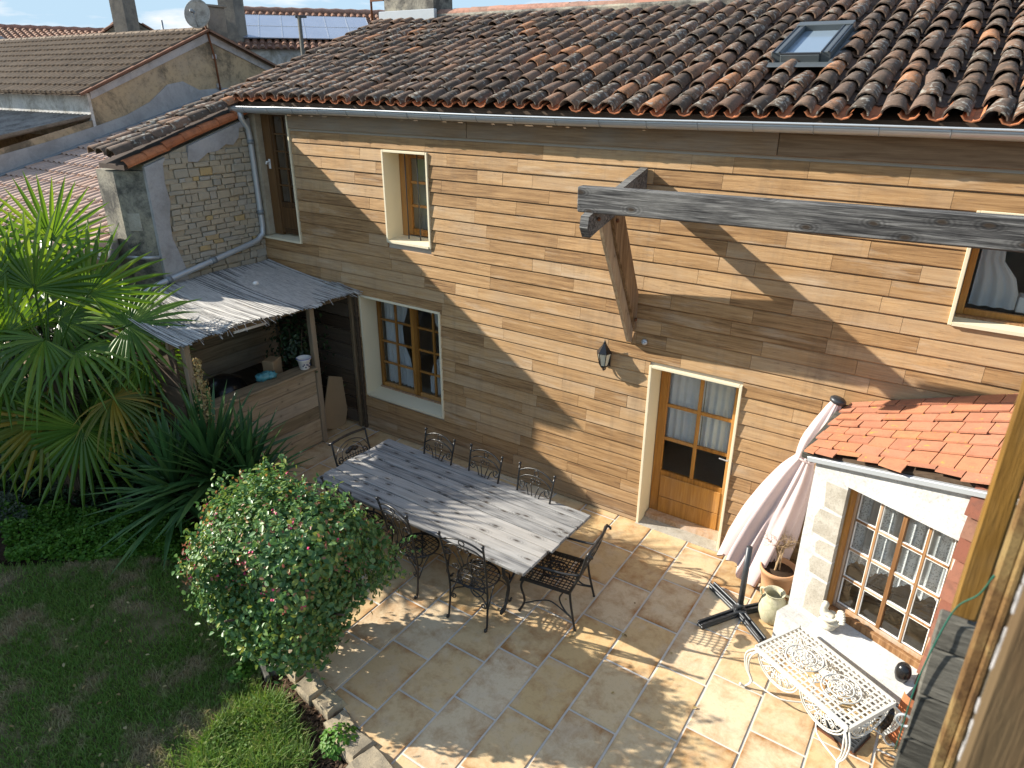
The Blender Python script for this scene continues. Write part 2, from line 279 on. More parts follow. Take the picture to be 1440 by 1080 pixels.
def mat_leaf(name, stops, rough=0.42, trans=0.3, spec=0.4, patch=None):
    g = G(name); r = g.ro()
    n = g.noise(g.co(), 2.5, 3, 0.6)
    t = g.m1('ADD', g.m1('MULTIPLY', r, 0.75), g.m1('MULTIPLY', n, 0.3))
    c = g.ramp(t, stops)
    if patch:
        c = g.mix(g.ramp(g.noise(g.co(), 2.0, 5, 0.7), [(0.50, 0.0), (0.62, 0.92)]), c, patch)
    g.fin(c, rough, 0, spec)
    tr = g.n('ShaderNodeBsdfTranslucent'); mxs = g.n('ShaderNodeMixShader'); mxs.inputs[0].default_value = trans
    g.set(tr.inputs['Color'], g.hsv(c, 0.48, 1.1, 1.6))
    g.l(g.p.outputs[0], mxs.inputs[1]); g.l(tr.outputs[0], mxs.inputs[2]); g.l(mxs.outputs[0], g.o.inputs['Surface'])
    return g.m
M['bush'] = mat_leaf('shrub_leaf', [(0.0, (0.04, 0.11, 0.03)), (0.3, (0.07, 0.17, 0.05)), (0.6, (0.12, 0.23, 0.08)), (0.82, (0.17, 0.26, 0.06)), (0.95, (0.32, 0.30, 0.05)), (1.0, (0.33, 0.17, 0.11))], 0.42, 0.22, 0.45)
M['palm'] = mat_leaf('palm_leaf', [(0.1, (0.045, 0.11, 0.016)), (0.6, (0.10, 0.20, 0.025)), (0.95, (0.19, 0.28, 0.035))], 0.38, 0.35, 0.45)
M['palm_yellow'] = mat_leaf('yellowing_palm_leaf', [(0.1, (0.07, 0.12, 0.02)), (0.5, (0.16, 0.17, 0.025)), (0.9, (0.36, 0.24, 0.03))], 0.42, 0.35, 0.4)
M['yucca'] = mat_leaf('yucca_leaf', [(0.1, (0.03, 0.078, 0.026)), (0.6, (0.055, 0.135, 0.04)), (0.95, (0.11, 0.19, 0.055))], 0.4, 0.12, 0.4)
M['cover'] = mat_leaf('ground_cover_leaf', [(0.1, (0.05, 0.14, 0.018)), (0.6, (0.09, 0.22, 0.025)), (0.95, (0.15, 0.27, 0.04))], 0.5, 0.3, 0.3)
M['sage'] = mat_leaf('grey_leaf', [(0.1, (0.06, 0.085, 0.055)), (0.9, (0.13, 0.16, 0.10))], 0.6, 0.2, 0.3)
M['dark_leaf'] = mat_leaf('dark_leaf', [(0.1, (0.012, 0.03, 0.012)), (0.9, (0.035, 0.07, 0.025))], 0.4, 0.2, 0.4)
M['grass'] = mat_leaf('grass_blade', [(0.1, (0.08, 0.18, 0.03)), (0.6, (0.135, 0.25, 0.05)), (0.95, (0.20, 0.28, 0.07))], 0.6, 0.25, 0.25, (0.36, 0.29, 0.18))
M['weed'] = mat_leaf('long_grass', [(0.1, (0.07, 0.15, 0.025)), (0.6, (0.12, 0.22, 0.04)), (0.95, (0.25, 0.26, 0.10))], 0.55, 0.3, 0.25)
M['tree_leaf'] = mat_leaf('tree_leaf', [(0.1, (0.03, 0.06, 0.015)), (0.6, (0.06, 0.10, 0.025)), (0.95, (0.10, 0.12, 0.03))], 0.5, 0.25, 0.3)
M['shoot'] = mat_leaf('red_shoot', [(0.1, (.20, .07, .05)), (.6, (.30, .16, .09)), (.95, (.34, .24, .06))], .5, .25)
M['flower'] = mat_plain('pink_petal', (0.62, 0.06, 0.17), 0.6, 0, 0.2, 40)
M['panicle'] = mat_leaf('dry_flower_spike', [(0.1, (0.20, 0.13, 0.06)), (0.6, (0.36, 0.28, 0.12)), (0.95, (0.42, 0.36, 0.2))], 0.7, 0.2, 0.2)

def mat_ground(name, a, b, c3, s=2.0):
    g = G(name); v = g.co(); n = g.noise(v, s, 8, 0.7); nf = g.noise(v, s * 22, 5, 0.75)
    c = g.mix(g.ramp(n, [(0.46, 0.0), (0.62, 1.0)]), a, b); c = g.mix(g.ramp(nf, [(0.45, 0.0), (0.7, 0.7)]), c, c3)
    g.bump(nf, 0.8, 0.02); return g.fin(c, 0.95, 0, 0.1)
M['lawn'] = mat_ground('lawn_soil', (0.09, 0.10, 0.035), (0.24, 0.19, 0.115), (0.12, 0.11, 0.06))
M['soil_bed'] = mat_ground('bed_soil', (0.05, 0.032, 0.02), (0.07, 0.05, 0.035), (0.025, 0.017, 0.012), 3)

def mat_glass(name, tint=(0.9, 0.95, 0.95), refl=1.0):
    g = G(name); g.t.nodes.remove(g.p)
    tr = g.n('ShaderNodeBsdfTransparent'); tr.inputs[0].default_value = (*tint, 1)
    gl = g.n('ShaderNodeBsdfGlossy'); gl.inputs['Roughness'].default_value = 0.02
    fr = g.n('ShaderNodeFresnel'); fr.inputs[0].default_value = 1.5
    mx = g.n('ShaderNodeMixShader'); g.l(g.m1('MULTIPLY', g.m1('MULTIPLY', fr.outputs[0], refl), g.m1('SUBTRACT', 1.0, g.n('ShaderNodeNewGeometry').outputs['Backfacing'])), mx.inputs[0]); g.l(tr.outputs[0], mx.inputs[1]); g.l(gl.outputs[0], mx.inputs[2])
    g.l(mx.outputs[0], g.o.inputs['Surface']); return g.m
M['glass'] = mat_glass('window_glass', (0.96, 0.98, 0.98), 1.7)
def mat_sky_glass():
    g = G('skylight_glass'); v = g.co(); return g.fin((0.20, 0.26, 0.32), 0.12, 0.0, 1.0)
M['skyglass'] = mat_sky_glass()
def mat_lace(name, col=(0.82, 0.83, 0.84), holes=True, dens=0.8):
    g = G(name); v = g.co()
    g.fin(col, 0.9, 0, 0.1)
    tr = g.n('ShaderNodeBsdfTransparent'); tl = g.n('ShaderNodeBsdfTranslucent'); tl.inputs[0].default_value = (*col, 1)
    m1 = g.n('ShaderNodeMixShader'); m1.inputs[0].default_value = 0.4; g.l(g.p.outputs[0], m1.inputs[1]); g.l(tl.outputs[0], m1.inputs[2])
    m2 = g.n('ShaderNodeMixShader')
    if holes:
        dn = g.n('ShaderNodeVectorMath'); dn.operation = 'DOT_PRODUCT'; g.l(v, dn.inputs[0]); dn.inputs[1].default_value = (.9225, -.386, 0)
        band = g.ramp(g.m1('FRACT', g.m1('MULTIPLY', dn.outputs['Value'], 4.4)), [(0.0, 0.0), (0.42, 0.0), (0.5, 1.0), (0.88, 1.0), (0.96, 0.0)])
        low = g.ramp(g.m1('SUBTRACT', g.sep(v)[2], 0.6), [(0.60, 1.0), (0.68, 0.0)])
        lacy = g.ramp(g.vor(v, 58.0), [(0.2, 0.45), (0.5, 0.95)])
        f = g.m1('ADD', 0.42, g.m1('MULTIPLY', g.m1('MAXIMUM', band, low), g.m1('SUBTRACT', lacy, 0.42)))
    else: f = dens
    g.set(m2.inputs[0], f); g.l(tr.outputs[0], m2.inputs[1]); g.l(m1.outputs[0], m2.inputs[2]); g.l(m2.outputs[0], g.o.inputs['Surface'])
    return g.m
M['lace'] = mat_lace('lace_curtain', dens=0.85); M['sheer'] = mat_lace('net_curtain', (0.86, 0.87, 0.88), False, 0.93)
M['red_cloth'] = mat_plain('red_curtain', (0.25, 0.03, 0.04), 0.9)
M['fabric'] = mat_plain('faded_pink_canvas', (0.56, 0.445, 0.43), 0.9, 0, 0.14, 5, 0.1, 0.5)

# ------------------------------------------------------------------ mesh helpers
class MB:
    def __init__(s): s.v = []; s.f = []; s.sm = []
    def add(s, vs, fs, smooth=False):
        b = len(s.v); s.v.extend([tuple(x) for x in vs])
        s.f.extend([tuple(i + b for i in f) for f in fs]); s.sm.extend([smooth] * len(fs)); return s
    def box(s, c, d, R=None, bev=0.0):
        """box of size d centred on c; R a 3x3 rotation; bev chamfers every edge"""
        h = [x / 2 for x in d]; c = V(c); vs = []; fs = []
        if bev <= 0:
            for z in (-1, 1):
                for y in (-1, 1):
                    for x in (-1, 1): vs.append(V((x * h[0], y * h[1], z * h[2])))
            fs = [(0, 2, 3, 1), (4, 5, 7, 6), (0, 1, 5, 4), (2, 6, 7, 3), (0, 4, 6, 2), (1, 3, 7, 5)]
        else:
            b = min(bev, *(0.45 * 2 * x for x in h)); idx = {}
            for z in (-1, 1):
                for y in (-1, 1):
                    for x in (-1, 1):
                        for a in range(3):
                            p = [x * h[0], y * h[1], z * h[2]]
                            for k in range(3):
                                if k != a: p[k] -= math.copysign(b, p[k])
                            idx[(x, y, z, a)] = len(vs); vs.append(V(p))
            for a in range(3):
                u, w = [(1, 2), (2, 0), (0, 1)][a]
                for sg in (-1, 1):
                    q = []
                    for (su, sw) in ((-1, -1), (1, -1), (1, 1), (-1, 1)):
                        k = [0, 0, 0]; k[a] = sg; k[u] = su; k[w] = sw; q.append(idx[(*k, a)])
                    fs.append(tuple(q if sg > 0 else q[::-1]))
                # edge along axis a, between faces u and w
                for su in (-1, 1):
                    for sw in (-1, 1):
                        k0 = [0, 0, 0]; k0[a] = -1; k0[u] = su; k0[w] = sw; k1 = list(k0); k1[a] = 1
                        q = [idx[(*k0, u)], idx[(*k1, u)], idx[(*k1, w)], idx[(*k0, w)]]
                        fs.append(tuple(q if su * sw < 0 else q[::-1]))
            for x in (-1, 1):
                for y in (-1, 1):
                    for z in (-1, 1):
                        q = [idx[(x, y, z, a)] for a in range(3)]; fs.append(tuple(q if x * y * z > 0 else q[::-1]))
        if R is not None: vs = [R @ v for v in vs]
        return s.add([v + c for v in vs], fs)
    def bb(s, x0, x1, y0, y1, z0, z1, bev=0.0):
        return s.box(((x0 + x1) / 2, (y0 + y1) / 2, (z0 + z1) / 2), (x1 - x0, y1 - y0, z1 - z0), None, bev)
    def bar(s, a, b, w, h, upv=(0, 0, 1), bev=0.0):
        a = V(a); b = V(b); d = b - a; ln = d.length; d.normalize(); u = V(upv); sd = d.cross(u)
        if sd.length < 1e-4: sd = d.cross(V((1, 0, 0)))
        sd.normalize(); u = sd.cross(d)
        R = Matrix((d, sd, u)).transposed(); return s.box((a + b) / 2, (ln, w, h), R, bev)
    def prism(s, poly, vec):
        n = len(poly); vec = V(vec); P = [V(p) for p in poly]
        vs = P + [p + vec for p in P]
        fs = [tuple(range(n))[::-1], tuple(range(n, 2 * n))] + [(i, (i + 1) % n, (i + 1) % n + n, i + n) for i in range(n)]
        return s.add(vs, fs)
    def tube(s, pts, r, n=6, closed=False, cap=True, flat=None):
        pts = [V(p) for p in pts]; m = len(pts); vs = []; fs = []; nrm = None
        rr = r if isinstance(r, (list, tuple)) else [r] * m
        for i, p in enumerate(pts):
            if closed: t = pts[(i + 1) % m] - pts[i - 1]
            else: t = pts[min(i + 1, m - 1)] - pts[max(i - 1, 0)]
            if t.length < 1e-9: t = V((0, 0, 1))
            t.normalize()
            if nrm is None:
                nrm = t.cross(V((0.123, 0.31, 0.94)))
                if nrm.length < 0.05: nrm = t.cross(V((1, 0, 0)))
            nrm = nrm - t * nrm.dot(t)
            if nrm.length < 1e-6: nrm = t.orthogonal()
            nrm.normalize(); bn = t.cross(nrm)
            for k in range(n):
                a = 2 * PI * k / n; vs.append(p + (nrm * math.cos(a) + bn * math.sin(a)) * rr[i])
        for i in range(m if closed else m - 1):
            j = (i + 1) % m
            for k in range(n): fs.append((i * n + k, i * n + (k + 1) % n, j * n + (k + 1) % n, j * n + k))
        if cap and not closed: fs += [tuple(range(n))[::-1], tuple(range((m - 1) * n, m * n))]
        return s.add(vs, fs, True)
    def lathe(s, prof, c=(0, 0, 0), n=20, R=None):
        c = V(c); vs = []; fs = []; m = len(prof)
        for r, z in prof:
            for k in range(n):
                a = 2 * PI * k / n; p = V((r * math.cos(a), r * math.sin(a), z)); vs.append((R @ p if R is not None else p) + c)
        for i in range(m - 1):
            for k in range(n): fs.append((i * n + k, i * n + (k + 1) % n, (i + 1) * n + (k + 1) % n, (i + 1) * n + k))
        fs += [tuple(range(n))[::-1], tuple(range((m - 1) * n, m * n))]
        return s.add(vs, fs, True)
    def ball(s, c, r, n=10, m=7):
        rx = r if isinstance(r, (tuple, list)) else (r, r, r)
        c = V(c); vs = [c + V((0, 0, -rx[2]))]; fs = []
        for i in range(1, m):
            t = -PI / 2 + PI * i / m
            for k in range(n):
                a = 2 * PI * k / n; vs.append(c + V((rx[0] * math.cos(t) * math.cos(a), rx[1] * math.cos(t) * math.sin(a), rx[2] * math.sin(t))))
        vs.append(c + V((0, 0, rx[2])))
        for k in range(n): fs.append((0, 1 + (k + 1) % n, 1 + k))
        for i in range(m - 2):
            for k in range(n):
                a = 1 + i * n; fs.append((a + k, a + (k + 1) % n, a + n + (k + 1) % n, a + n + k))
        a = 1 + (m - 2) * n
        for k in range(n): fs.append((a + k, a + (k + 1) % n, len(vs) - 1))
        return s.add(vs, fs, True)
    def mesh(s, name, m=None):
        me = bpy.data.meshes.new(name); me.from_pydata(s.v, [], s.f); me.polygons.foreach_set('use_smooth', s.sm)
        if m: me.materials.append(M[m] if isinstance(m, str) else m)
        me.update(); return me
    def obj(s, name, m, parent=None, **kw):
        return put(name, s.mesh(name, m), parent, **kw)

BASE = {}     # world location of every thing's Empty
def put(name, me, parent=None, mat=None, kind=None, label=None, cat=None, group=None):
    """link a mesh; geometry (or matrix mat) is in world space whatever its parent"""
    o = bpy.data.objects.new(name, me); COL.objects.link(o)
    if parent is not None:
        o.parent = parent
        if parent.name in BASE: o.matrix_parent_inverse = Matrix.Translation(-BASE[parent.name])
    if mat is not None: o.matrix_basis = mat
    if kind: o['kind'] = kind
    if label: o['label'] = label
    if cat: o['category'] = cat
    if group: o['group'] = group
    return o
def thing(name, label, cat, loc=(0, 0, 0), group=None):
    o = bpy.data.objects.new(name, None); COL.objects.link(o); o.location = loc; o.empty_display_size = 0.2
    BASE[o.name] = V(loc); o['label'] = label; o['category'] = cat
    if group: o['group'] = group
    return o
def dup(root, loc, rz=0.0, label=None, sc=None):
    def cp(o, par):
        c = o.copy(); COL.objects.link(c)
        if par is not None: c.parent = par
        for ch in o.children: cp(ch, c)
        return c
    r = cp(root, None); r.location = loc; r.rotation_euler = (0, 0, rz)
    if sc: r.scale = (sc, sc, sc)
    if label: r['label'] = label
    return r
def U(a, b): return random.uniform(a, b)
def lerp(a, b, t): return V(a) * (1 - t) + V(b) * t
def bil(a, b, c, d, s, t):   # a-b bottom, d-c top
    return lerp(lerp(a, b, s), lerp(d, c, s), t)
def np_mesh(name, verts, faces_n, idx, m, smooth=False):
    me = bpy.data.meshes.new(name); nv = len(verts); nf = len(idx) // faces_n
    me.vertices.add(nv); me.vertices.foreach_set('co', np.asarray(verts, np.float32).ravel())
    me.loops.add(nf * faces_n); me.loops.foreach_set('vertex_index', np.asarray(idx, np.int32))
    me.polygons.add(nf); me.polygons.foreach_set('loop_start', np.arange(0, nf * faces_n, faces_n, dtype=np.int32))
    me.update(calc_edges=True); me.validate()
    if smooth: me.polygons.foreach_set('use_smooth', [True] * nf)
    me.materials.append(M[m]); return me
def leaf_cloud(name, pos, nrm, size, m, asp=0.55, fold=0.25):
    """many pointed, folded leaves: 6 vertices, two quads each"""
    n = len(pos); pos = np.asarray(pos, float); nrm = np.asarray(nrm, float); nrm /= np.linalg.norm(nrm, axis=1)[:, None] + 1e-9
    ref = rng.normal(size=(n, 3)); d = np.cross(nrm, ref); d /= np.linalg.norm(d, axis=1)[:, None] + 1e-9; w = np.cross(nrm, d)
    sz = np.asarray(size, float).reshape(-1, 1) * np.ones((n, 1))
    l = d * sz; ww = w * sz * asp * 0.5; up_ = nrm * sz * fold
    p0 = pos - l * 0.5; p3 = pos + l * 0.5 - up_ * 0.4
    a1 = pos - l * 0.18 + ww + up_ * 0.5; a2 = pos + l * 0.2 + ww * 0.85 + up_ * 0.35
    b1 = pos - l * 0.18 - ww + up_ * 0.5; b2 = pos + l * 0.2 - ww * 0.85 + up_ * 0.35
    vs = np.stack([p0, a1, a2, p3, b2, b1], 1).reshape(-1, 3)
    base = (np.arange(n) * 6)[:, None]
    idx = (base + np.array([[0, 1, 2, 3, 0, 3, 4, 5]])).ravel()
    return np_mesh(name, vs, 4, idx, m)
def blades(name, xy, h, m, z=0.0, lean=0.35, w=0.006, zf=None):
    n = len(xy); xy = np.asarray(xy, float); a = rng.uniform(0, 2 * PI, n); hh = h * rng.uniform(0.5, 1.25, n)
    zz = np.full(n, z) if zf is None else zf
    la = rng.uniform(0, 2 * PI, n); ll = hh * rng.uniform(0.1, 1.0, n) * lean * 2
    dx, dy = np.cos(a) * w, np.sin(a) * w
    p0 = np.stack([xy[:, 0] - dx, xy[:, 1] - dy, zz - 0.01], 1); p1 = np.stack([xy[:, 0] + dx, xy[:, 1] + dy, zz - 0.01], 1)
    mx, my = xy[:, 0] + np.cos(la) * ll * 0.4, xy[:, 1] + np.sin(la) * ll * 0.4
    p2 = np.stack([mx + dx * .8, my + dy * .8, zz + hh * 0.65], 1); p3 = np.stack([mx - dx * .8, my - dy * .8, zz + hh * 0.65], 1)
    p4 = np.stack([xy[:, 0] + np.cos(la) * ll, xy[:, 1] + np.sin(la) * ll, zz + hh], 1)
    vs = np.stack([p0, p1, p2, p3, p4], 1).reshape(-1, 3); b = (np.arange(n) * 5)[:, None]
    idx = (b + np.array([[0, 1, 2, 0, 2, 3, 3, 2, 4]])).ravel()
    return np_mesh(name, vs, 3, idx, m)
def inpoly(x, y, poly):
    c = np.zeros(len(x), bool); n = len(poly); j = n - 1
    for i in range(n):
        xi, yi = poly[i]; xj, yj = poly[j]
        c ^= ((yi > y) != (yj > y)) & (x < (xj - xi) * (y - yi) / (yj - yi + 1e-12) + xi); j = i
    return c
def scatter(poly, n):
    p = np.array(poly); lo = p.min(0); hi = p.max(0); out = np.zeros((0, 2))
    while len(out) < n:
        q = rng.uniform(lo, hi, (n * 2, 2)); out = np.vstack([out, q[inpoly(q[:, 0], q[:, 1], poly)]])
    return out[:n]
def clip(poly, a, b):
    """keep the part of a 2D polygon left of the line a->b"""
    out = []; n = len(poly)
    f = lambda p: (b[0] - a[0]) * (p[1] - a[1]) - (b[1] - a[1]) * (p[0] - a[0])
    for i in range(n):
        p, q = poly[i], poly[(i + 1) % n]; fp, fq = f(p), f(q)
        if fp >= 0: out.append(p)
        if fp * fq < 0:
            t = fp / (fp - fq); out.append((p[0] + (q[0] - p[0]) * t, p[1] + (q[1] - p[1]) * t))
    return out
def stone_block(mb, o, ux, uz, un, w, h, d, k=0.22, sq=1.0, ins=.84):
    """one rough stone: irregular outline on the wall plane, pillowed face"""
    n = 8; a0 = U(0, 6); ring = []
    for i in range(n):
        a = 2 * PI * i / n
        cx, cz = math.cos(a), math.sin(a); q = max(abs(cx), abs(cz)) ** sq
        ring.append((cx / q * w / 2 * U(1 - k, 1.0), cz / q * h / 2 * U(1 - k, 1.0)))
    P = []
    for (x, z) in ring: P.append(o + ux * x + uz * z - un * 0.02)
    for (x, z) in ring: P.append(o + ux * x + uz * z + un * d * U(0.45, 0.8))
    for (x, z) in ring: P.append(o + ux * x * ins + uz * z * ins + un * d * U(0.85, 1.15))
    P.append(o + un * d * U(0.85, 1.1))
    fs = []
    for i in range(n):
        j = (i + 1) % n; fs += [(i, j, j + n, i + n), (i + n, j + n, j + 2 * n, i + 2 * n), (i + 2 * n, j + 2 * n, 3 * n)]
    # orient so faces look along un
    if (ux.cross(uz)).dot(un) < 0: fs = [f[::-1] for f in fs]
    return mb.add(P, fs)

# ------------------------------------------------------------------ ground, patio, beds
EDGE = [(1.6, -2.45), (2.9, -3.0), (4.0, -3.6), (4.75, -3.86), (5.26, -4.0), (5.53, -4.07), (5.89, -4.16), (6.14, -4.24), (6.48, -4.32), (7.3, -4.55), (8.4, -4.9)]
g = MB(); g.add([(-150, -150, -0.16), (250, -150, -0.16), (250, 350, -0.16), (-150, 350, -0.16)], [(0, 1, 2, 3)])
g.obj('ground', 'soil_bed', kind='structure')
patio = MB()
pts = [(p[0], p[1]) for p in EDGE] + [(11.5, -5.3), (11.5, 0.3), (0.0, 0.3), (0.0, -2.45)]
patio.prism([(x, y, -0.15) for x, y in pts], (0, 0, 0.142))
patio = patio.obj('patio', 'joint', kind='structure')
X0, PX, PY = 5.0 - 0.467 * 11, 0.467, 0.71
for i in range(0, 25):
    xa = X0 + i * PX; ph = -3.45 + 0.228 * (i - 11) + (0.02 if i % 3 else -0.03)
    ph = ph - math.floor((ph + 6) / PY) * PY
    y = ph - PY
    while y < 0.3:
        t0, t1 = xa + 0.011, xa + PX - 0.011; b0, b1 = y + 0.011, min(y + PY - 0.011, 0.28)
        if t0 < 1.7: b0 = max(b0, -2.44)
        if b1 - b0 > 0.06:
            sk_ = 0.012
            poly = [(t0 - sk_ * b0, b0), (t1 - sk_ * b0, b0 - 0.006), (t1 - sk_ * b1, b1 - 0.006), (t0 - sk_ * b1, b1)]
            for k in range(len(EDGE) - 1):
                mid = (t0 + t1) / 2
                if EDGE[k][0] - 0.5 < mid < EDGE[k + 1][0] + 0.5:
                    a, b = EDGE[k], EDGE[k + 1]
                    if max(t0, a[0]) < min(t1, b[0]) or abs(mid - (a[0] + b[0]) / 2) < 0.4: poly = clip(poly, a, b)
            if len(poly) > 2 and poly[0][1] < 0.2 and max(p[0] for p in poly) < 11.4:
                cx = sum(p[0] for p in poly) / len(poly); cy = sum(p[1] for p in poly) / len(poly)
                zt = U(-0.0025, 0.0025)
                mb = MB(); n = len(poly); e = 0.006
                lo = [(px_, py_, -0.006) for px_, py_ in poly]; hi = []
                md = [(px_, py_, zt - 0.003) for px_, py_ in poly]
                for px_, py_ in poly:
                    dx, dy = cx - px_, cy - py_; l = math.hypot(dx, dy); hi.append((px_ + dx / l * e * 1.4, py_ + dy / l * e * 1.4, zt + U(-.001, .001)))
                fs = [tuple(range(2 * n, 3 * n))]
                for k in range(n):
                    j = (k + 1) % n; fs += [(k, j, j + n, k + n), (k + n, j + n, j + 2 * n, k + 2 * n)]
                mb.add(lo + md + hi, fs); mb.obj('paving_tile', 'paving', patio)
        y += PY

# lawn with its blades
LAWN = [(0.2, -5.3), (1.06, -4.85), (1.7, -4.3), (2.3, -3.75), (3.2, -3.75), (4.3, -4.1), (4.85, -4.3), (5.15, -4.7), (5.05, -5.4), (5.2, -8.0), (-1.5, -9.0), (-1.5, -5.5)]
lawn = MB(); lawn.prism([(x, y, -0.12) for x, y in LAWN], (0, 0, 0.09)); lawn.obj('lawn', 'lawn', kind='structure')
view = [(0.2, -5.3), (1.06, -4.85), (1.7, -4.3), (2.3, -3.75), (3.2, -3.75), (4.3, -4.1), (4.85, -4.3), (5.15, -4.7), (5.05, -5.4), (4.9, -6.5), (2.0, -6.7), (0.2, -6.0)]
xy = scatter(view, 75000)
den = np.sin(xy[:, 0] * 3.1 + 1.3 * np.sin(xy[:, 1] * 2.3)) + np.sin(xy[:, 1] * 4.3 + 2 * np.sin(xy[:, 0] * 1.7)) + rng.normal(0, 0.9, len(xy))
xy = xy[den > -1.0]
put('grass', blades('grass', xy, 0.05, 'grass', -0.03, 0.7, 0.004), kind='stuff', label='short patchy lawn grass with dry brown spots')
# mulch bed beside the patio edge
BED = [(1.9, -2.6), (3.0, -3.1), (4.0, -3.62), (4.75, -3.9), (5.5, -4.1), (6.5, -4.36), (8.0, -4.85), (8.0, -6.0), (5.3, -6.0), (5.15, -4.7), (4.85, -4.3), (4.3, -4.1), (3.2, -3.72), (2.3, -3.7), (1.2, -4.7), (-0.5, -5.3), (-1.6, -5.0), (-1.6, -2.3), (1.6, -2.3)]
bed = MB(); bed.prism([(x, y, -0.13) for x, y in BED], (0, 0, 0.075)); bed.obj('mulch_bed', 'soil_bed', kind='structure')
xy = scatter([(4.0, -3.75), (4.75, -3.95), (5.5, -4.13), (6.5, -4.4), (7.0, -4.6), (6.6, -5.2), (5.9, -5.0), (5.15, -4.6), (4.85, -4.3), (4.3, -4.12)], 3200)
mb = MB()
for x, y in xy:
    a = U(0, 6.3); ln = U(0.015, 0.05); d = V((math.cos(a), math.sin(a), U(-.35, .35))) * ln; w = V((-math.sin(a), math.cos(a), U(-.3, .3))) * U(0.006, 0.014)
    c = V((x, y, -0.048 + U(0, 0.03))); t = V((0, 0, 0.007))
    mb.add([c - d - w * .4, c - w, c + d * 1.0, c + w, c - t], [(0, 1, 2, 3), (1, 0, 4), (2, 1, 4), (3, 2, 4), (0, 3, 4)])
mb.obj('bark_mulch', 'chip', kind='stuff', label='dark bark mulch under the shrub')
# edging stones
ed = thing('stone_edging', 'row of rough limestone blocks edging the paved terrace by the mulch', 'stone edging', (5.6, -4.1, 0))
for (x, y, w, d, h) in [(4.62, -3.88, .30, .22, .10), (4.98, -4.0, .36, .26, .12), (5.32, -4.12, .27, .22, .10), (5.58, -4.16, .25, .2, .09), (5.83, -4.25, .22, .2, .06), (6.08, -4.33, .28, .24, .11), (6.38, -4.42, .34, .26, .12), (6.74, -4.55, .36, .26, .1), (4.2, -3.72, .33, .22, .08)]:
    mb = MB(); a = math.atan2(-0.25, 1) + U(-.15, .15)
    stone_block(mb, V((x, y, -0.05)), V((math.cos(a), math.sin(a), 0)), V((-math.sin(a), math.cos(a), 0)), V((0, 0, 1)), w * 1.18, d * 1.15, h * .55 + 0.05, 0.26, 1.0, .8)
    mb.obj('stone', 'edging', ed)
mb = MB(); mb.bar((4.46, -4.09, 0.0), (4.90, -4.28, -0.03), 0.05, 0.14, bev=0.01); mb.bar((4.8, -4.19, -.02), (4.88, -4.15, -.02), 0.10, 0.13, bev=.012)
mb.obj('edging_board', 'grey_board', label='short weathered board edging the lawn beside the mulch', cat='board')

# ------------------------------------------------------------------ the timber clad house
house = thing('house', 'timber clad house with old canal tile roof, cream framed windows and zinc gutter', 'house', (5.0, 0.5, 0))
OPEN = [('door', 6.65, 7.71, 0.0, 2.13), ('window', 2.03, 3.565, 0.592, 2.2), ('window', 2.68, 3.46, 3.055, 4.267), ('window', 9.393, 10.6, 3.14, 4.13), ('door', 0.1, 0.89, 2.81, 4.64)]
# masonry core with openings
xs = sorted({0.0, 11.6, *[o[1] for o in OPEN], *[o[2] for o in OPEN]}); zs = sorted({-0.1, 4.78, *[o[3] for o in OPEN], *[o[4] for o in OPEN]})
core = MB()
for i in range(len(xs) - 1):
    for j in range(len(zs) - 1):
        cx, cz = (xs[i] + xs[i + 1]) / 2, (zs[j] + zs[j + 1]) / 2
        if not any(o[1] < cx < o[2] and o[3] < cz < o[4] for o in OPEN): core.bb(xs[i], xs[i + 1], 0.004, 0.42, zs[j], zs[j + 1])
core.bb(0.42, 11.6, 3.0, 3.2, -0.1, 5.7); core.bb(11.6, 11.8, 0.0, 7.2, -0.1, 4.7); core.bb(-0.42, 0.0, 0.0, 7.2, -0.1, 4.75); core.bb(0, 11.6, 0.42, 3.0, 2.5, 2.72); core.bb(0, 11.6, 0.42, 3.0, -0.1, -0.02); core.bb(0, 11.6, 7.0, 7.2, 0, 4.7)
core.obj('wall', 'interior', house)
# cladding
z0 = 0.062 - 0.162; k = 0
while z0 < 4.42:
    za, zb = max(z0, 0.004), min(z0 + 0.162, 4.46)
    x = -0.0 if za < 2.75 else 0.9
    x += 0.004
    while x < 10.95:
        ln = random.choice([0.42, 0.62, 0.85, 1.0, 1.2, 1.45, 1.7]) * U(0.85, 1.2)
        xe = min(x + ln, 10.95)
        if 10.95 - xe < 0.25: xe = 10.95
        segs = [(x, xe)]
        for _, a, b, c, d in OPEN:
            if c - 0.01 < (za + zb) / 2 < d + 0.015:
                ns = []
                for p, q in segs:
                    if q <= a or p >= b: ns.append((p, q)); continue
                    if p < a: ns.append((p, a))
                    if q > b: ns.append((b, q))
                segs = ns
        for p, q in segs:
            if q - p < 0.03: continue
            p += 0.0015; q -= 0.0015; lo = -0.027 + U(-.002, .002); hi = -0.013 + U(-.002, .002); t = za + 0.006; zt = zb - 0.001
            mb = MB(); prof = [(0.002, t), (lo + 0.005, t), (lo, t + 0.006), (hi - .002, zt - 0.012), (hi + 0.007, zt), (0.002, zt)]
            mb.prism([(p, y_, z_) for y_, z_ in prof][::-1], (q - p, 0, 0)); mb.obj('plank', 'oak', house)
        x = xe
    z0 += 0.162
for p, q in ((0.9, 4.1), (4.1, 7.72), (7.72, 10.95)):
    mb = MB(); mb.bb(p + .003, q - .003, -0.045, 0.0, 4.467, 4.74, 0.006); mb.obj('fascia_board', 'fascia', house)

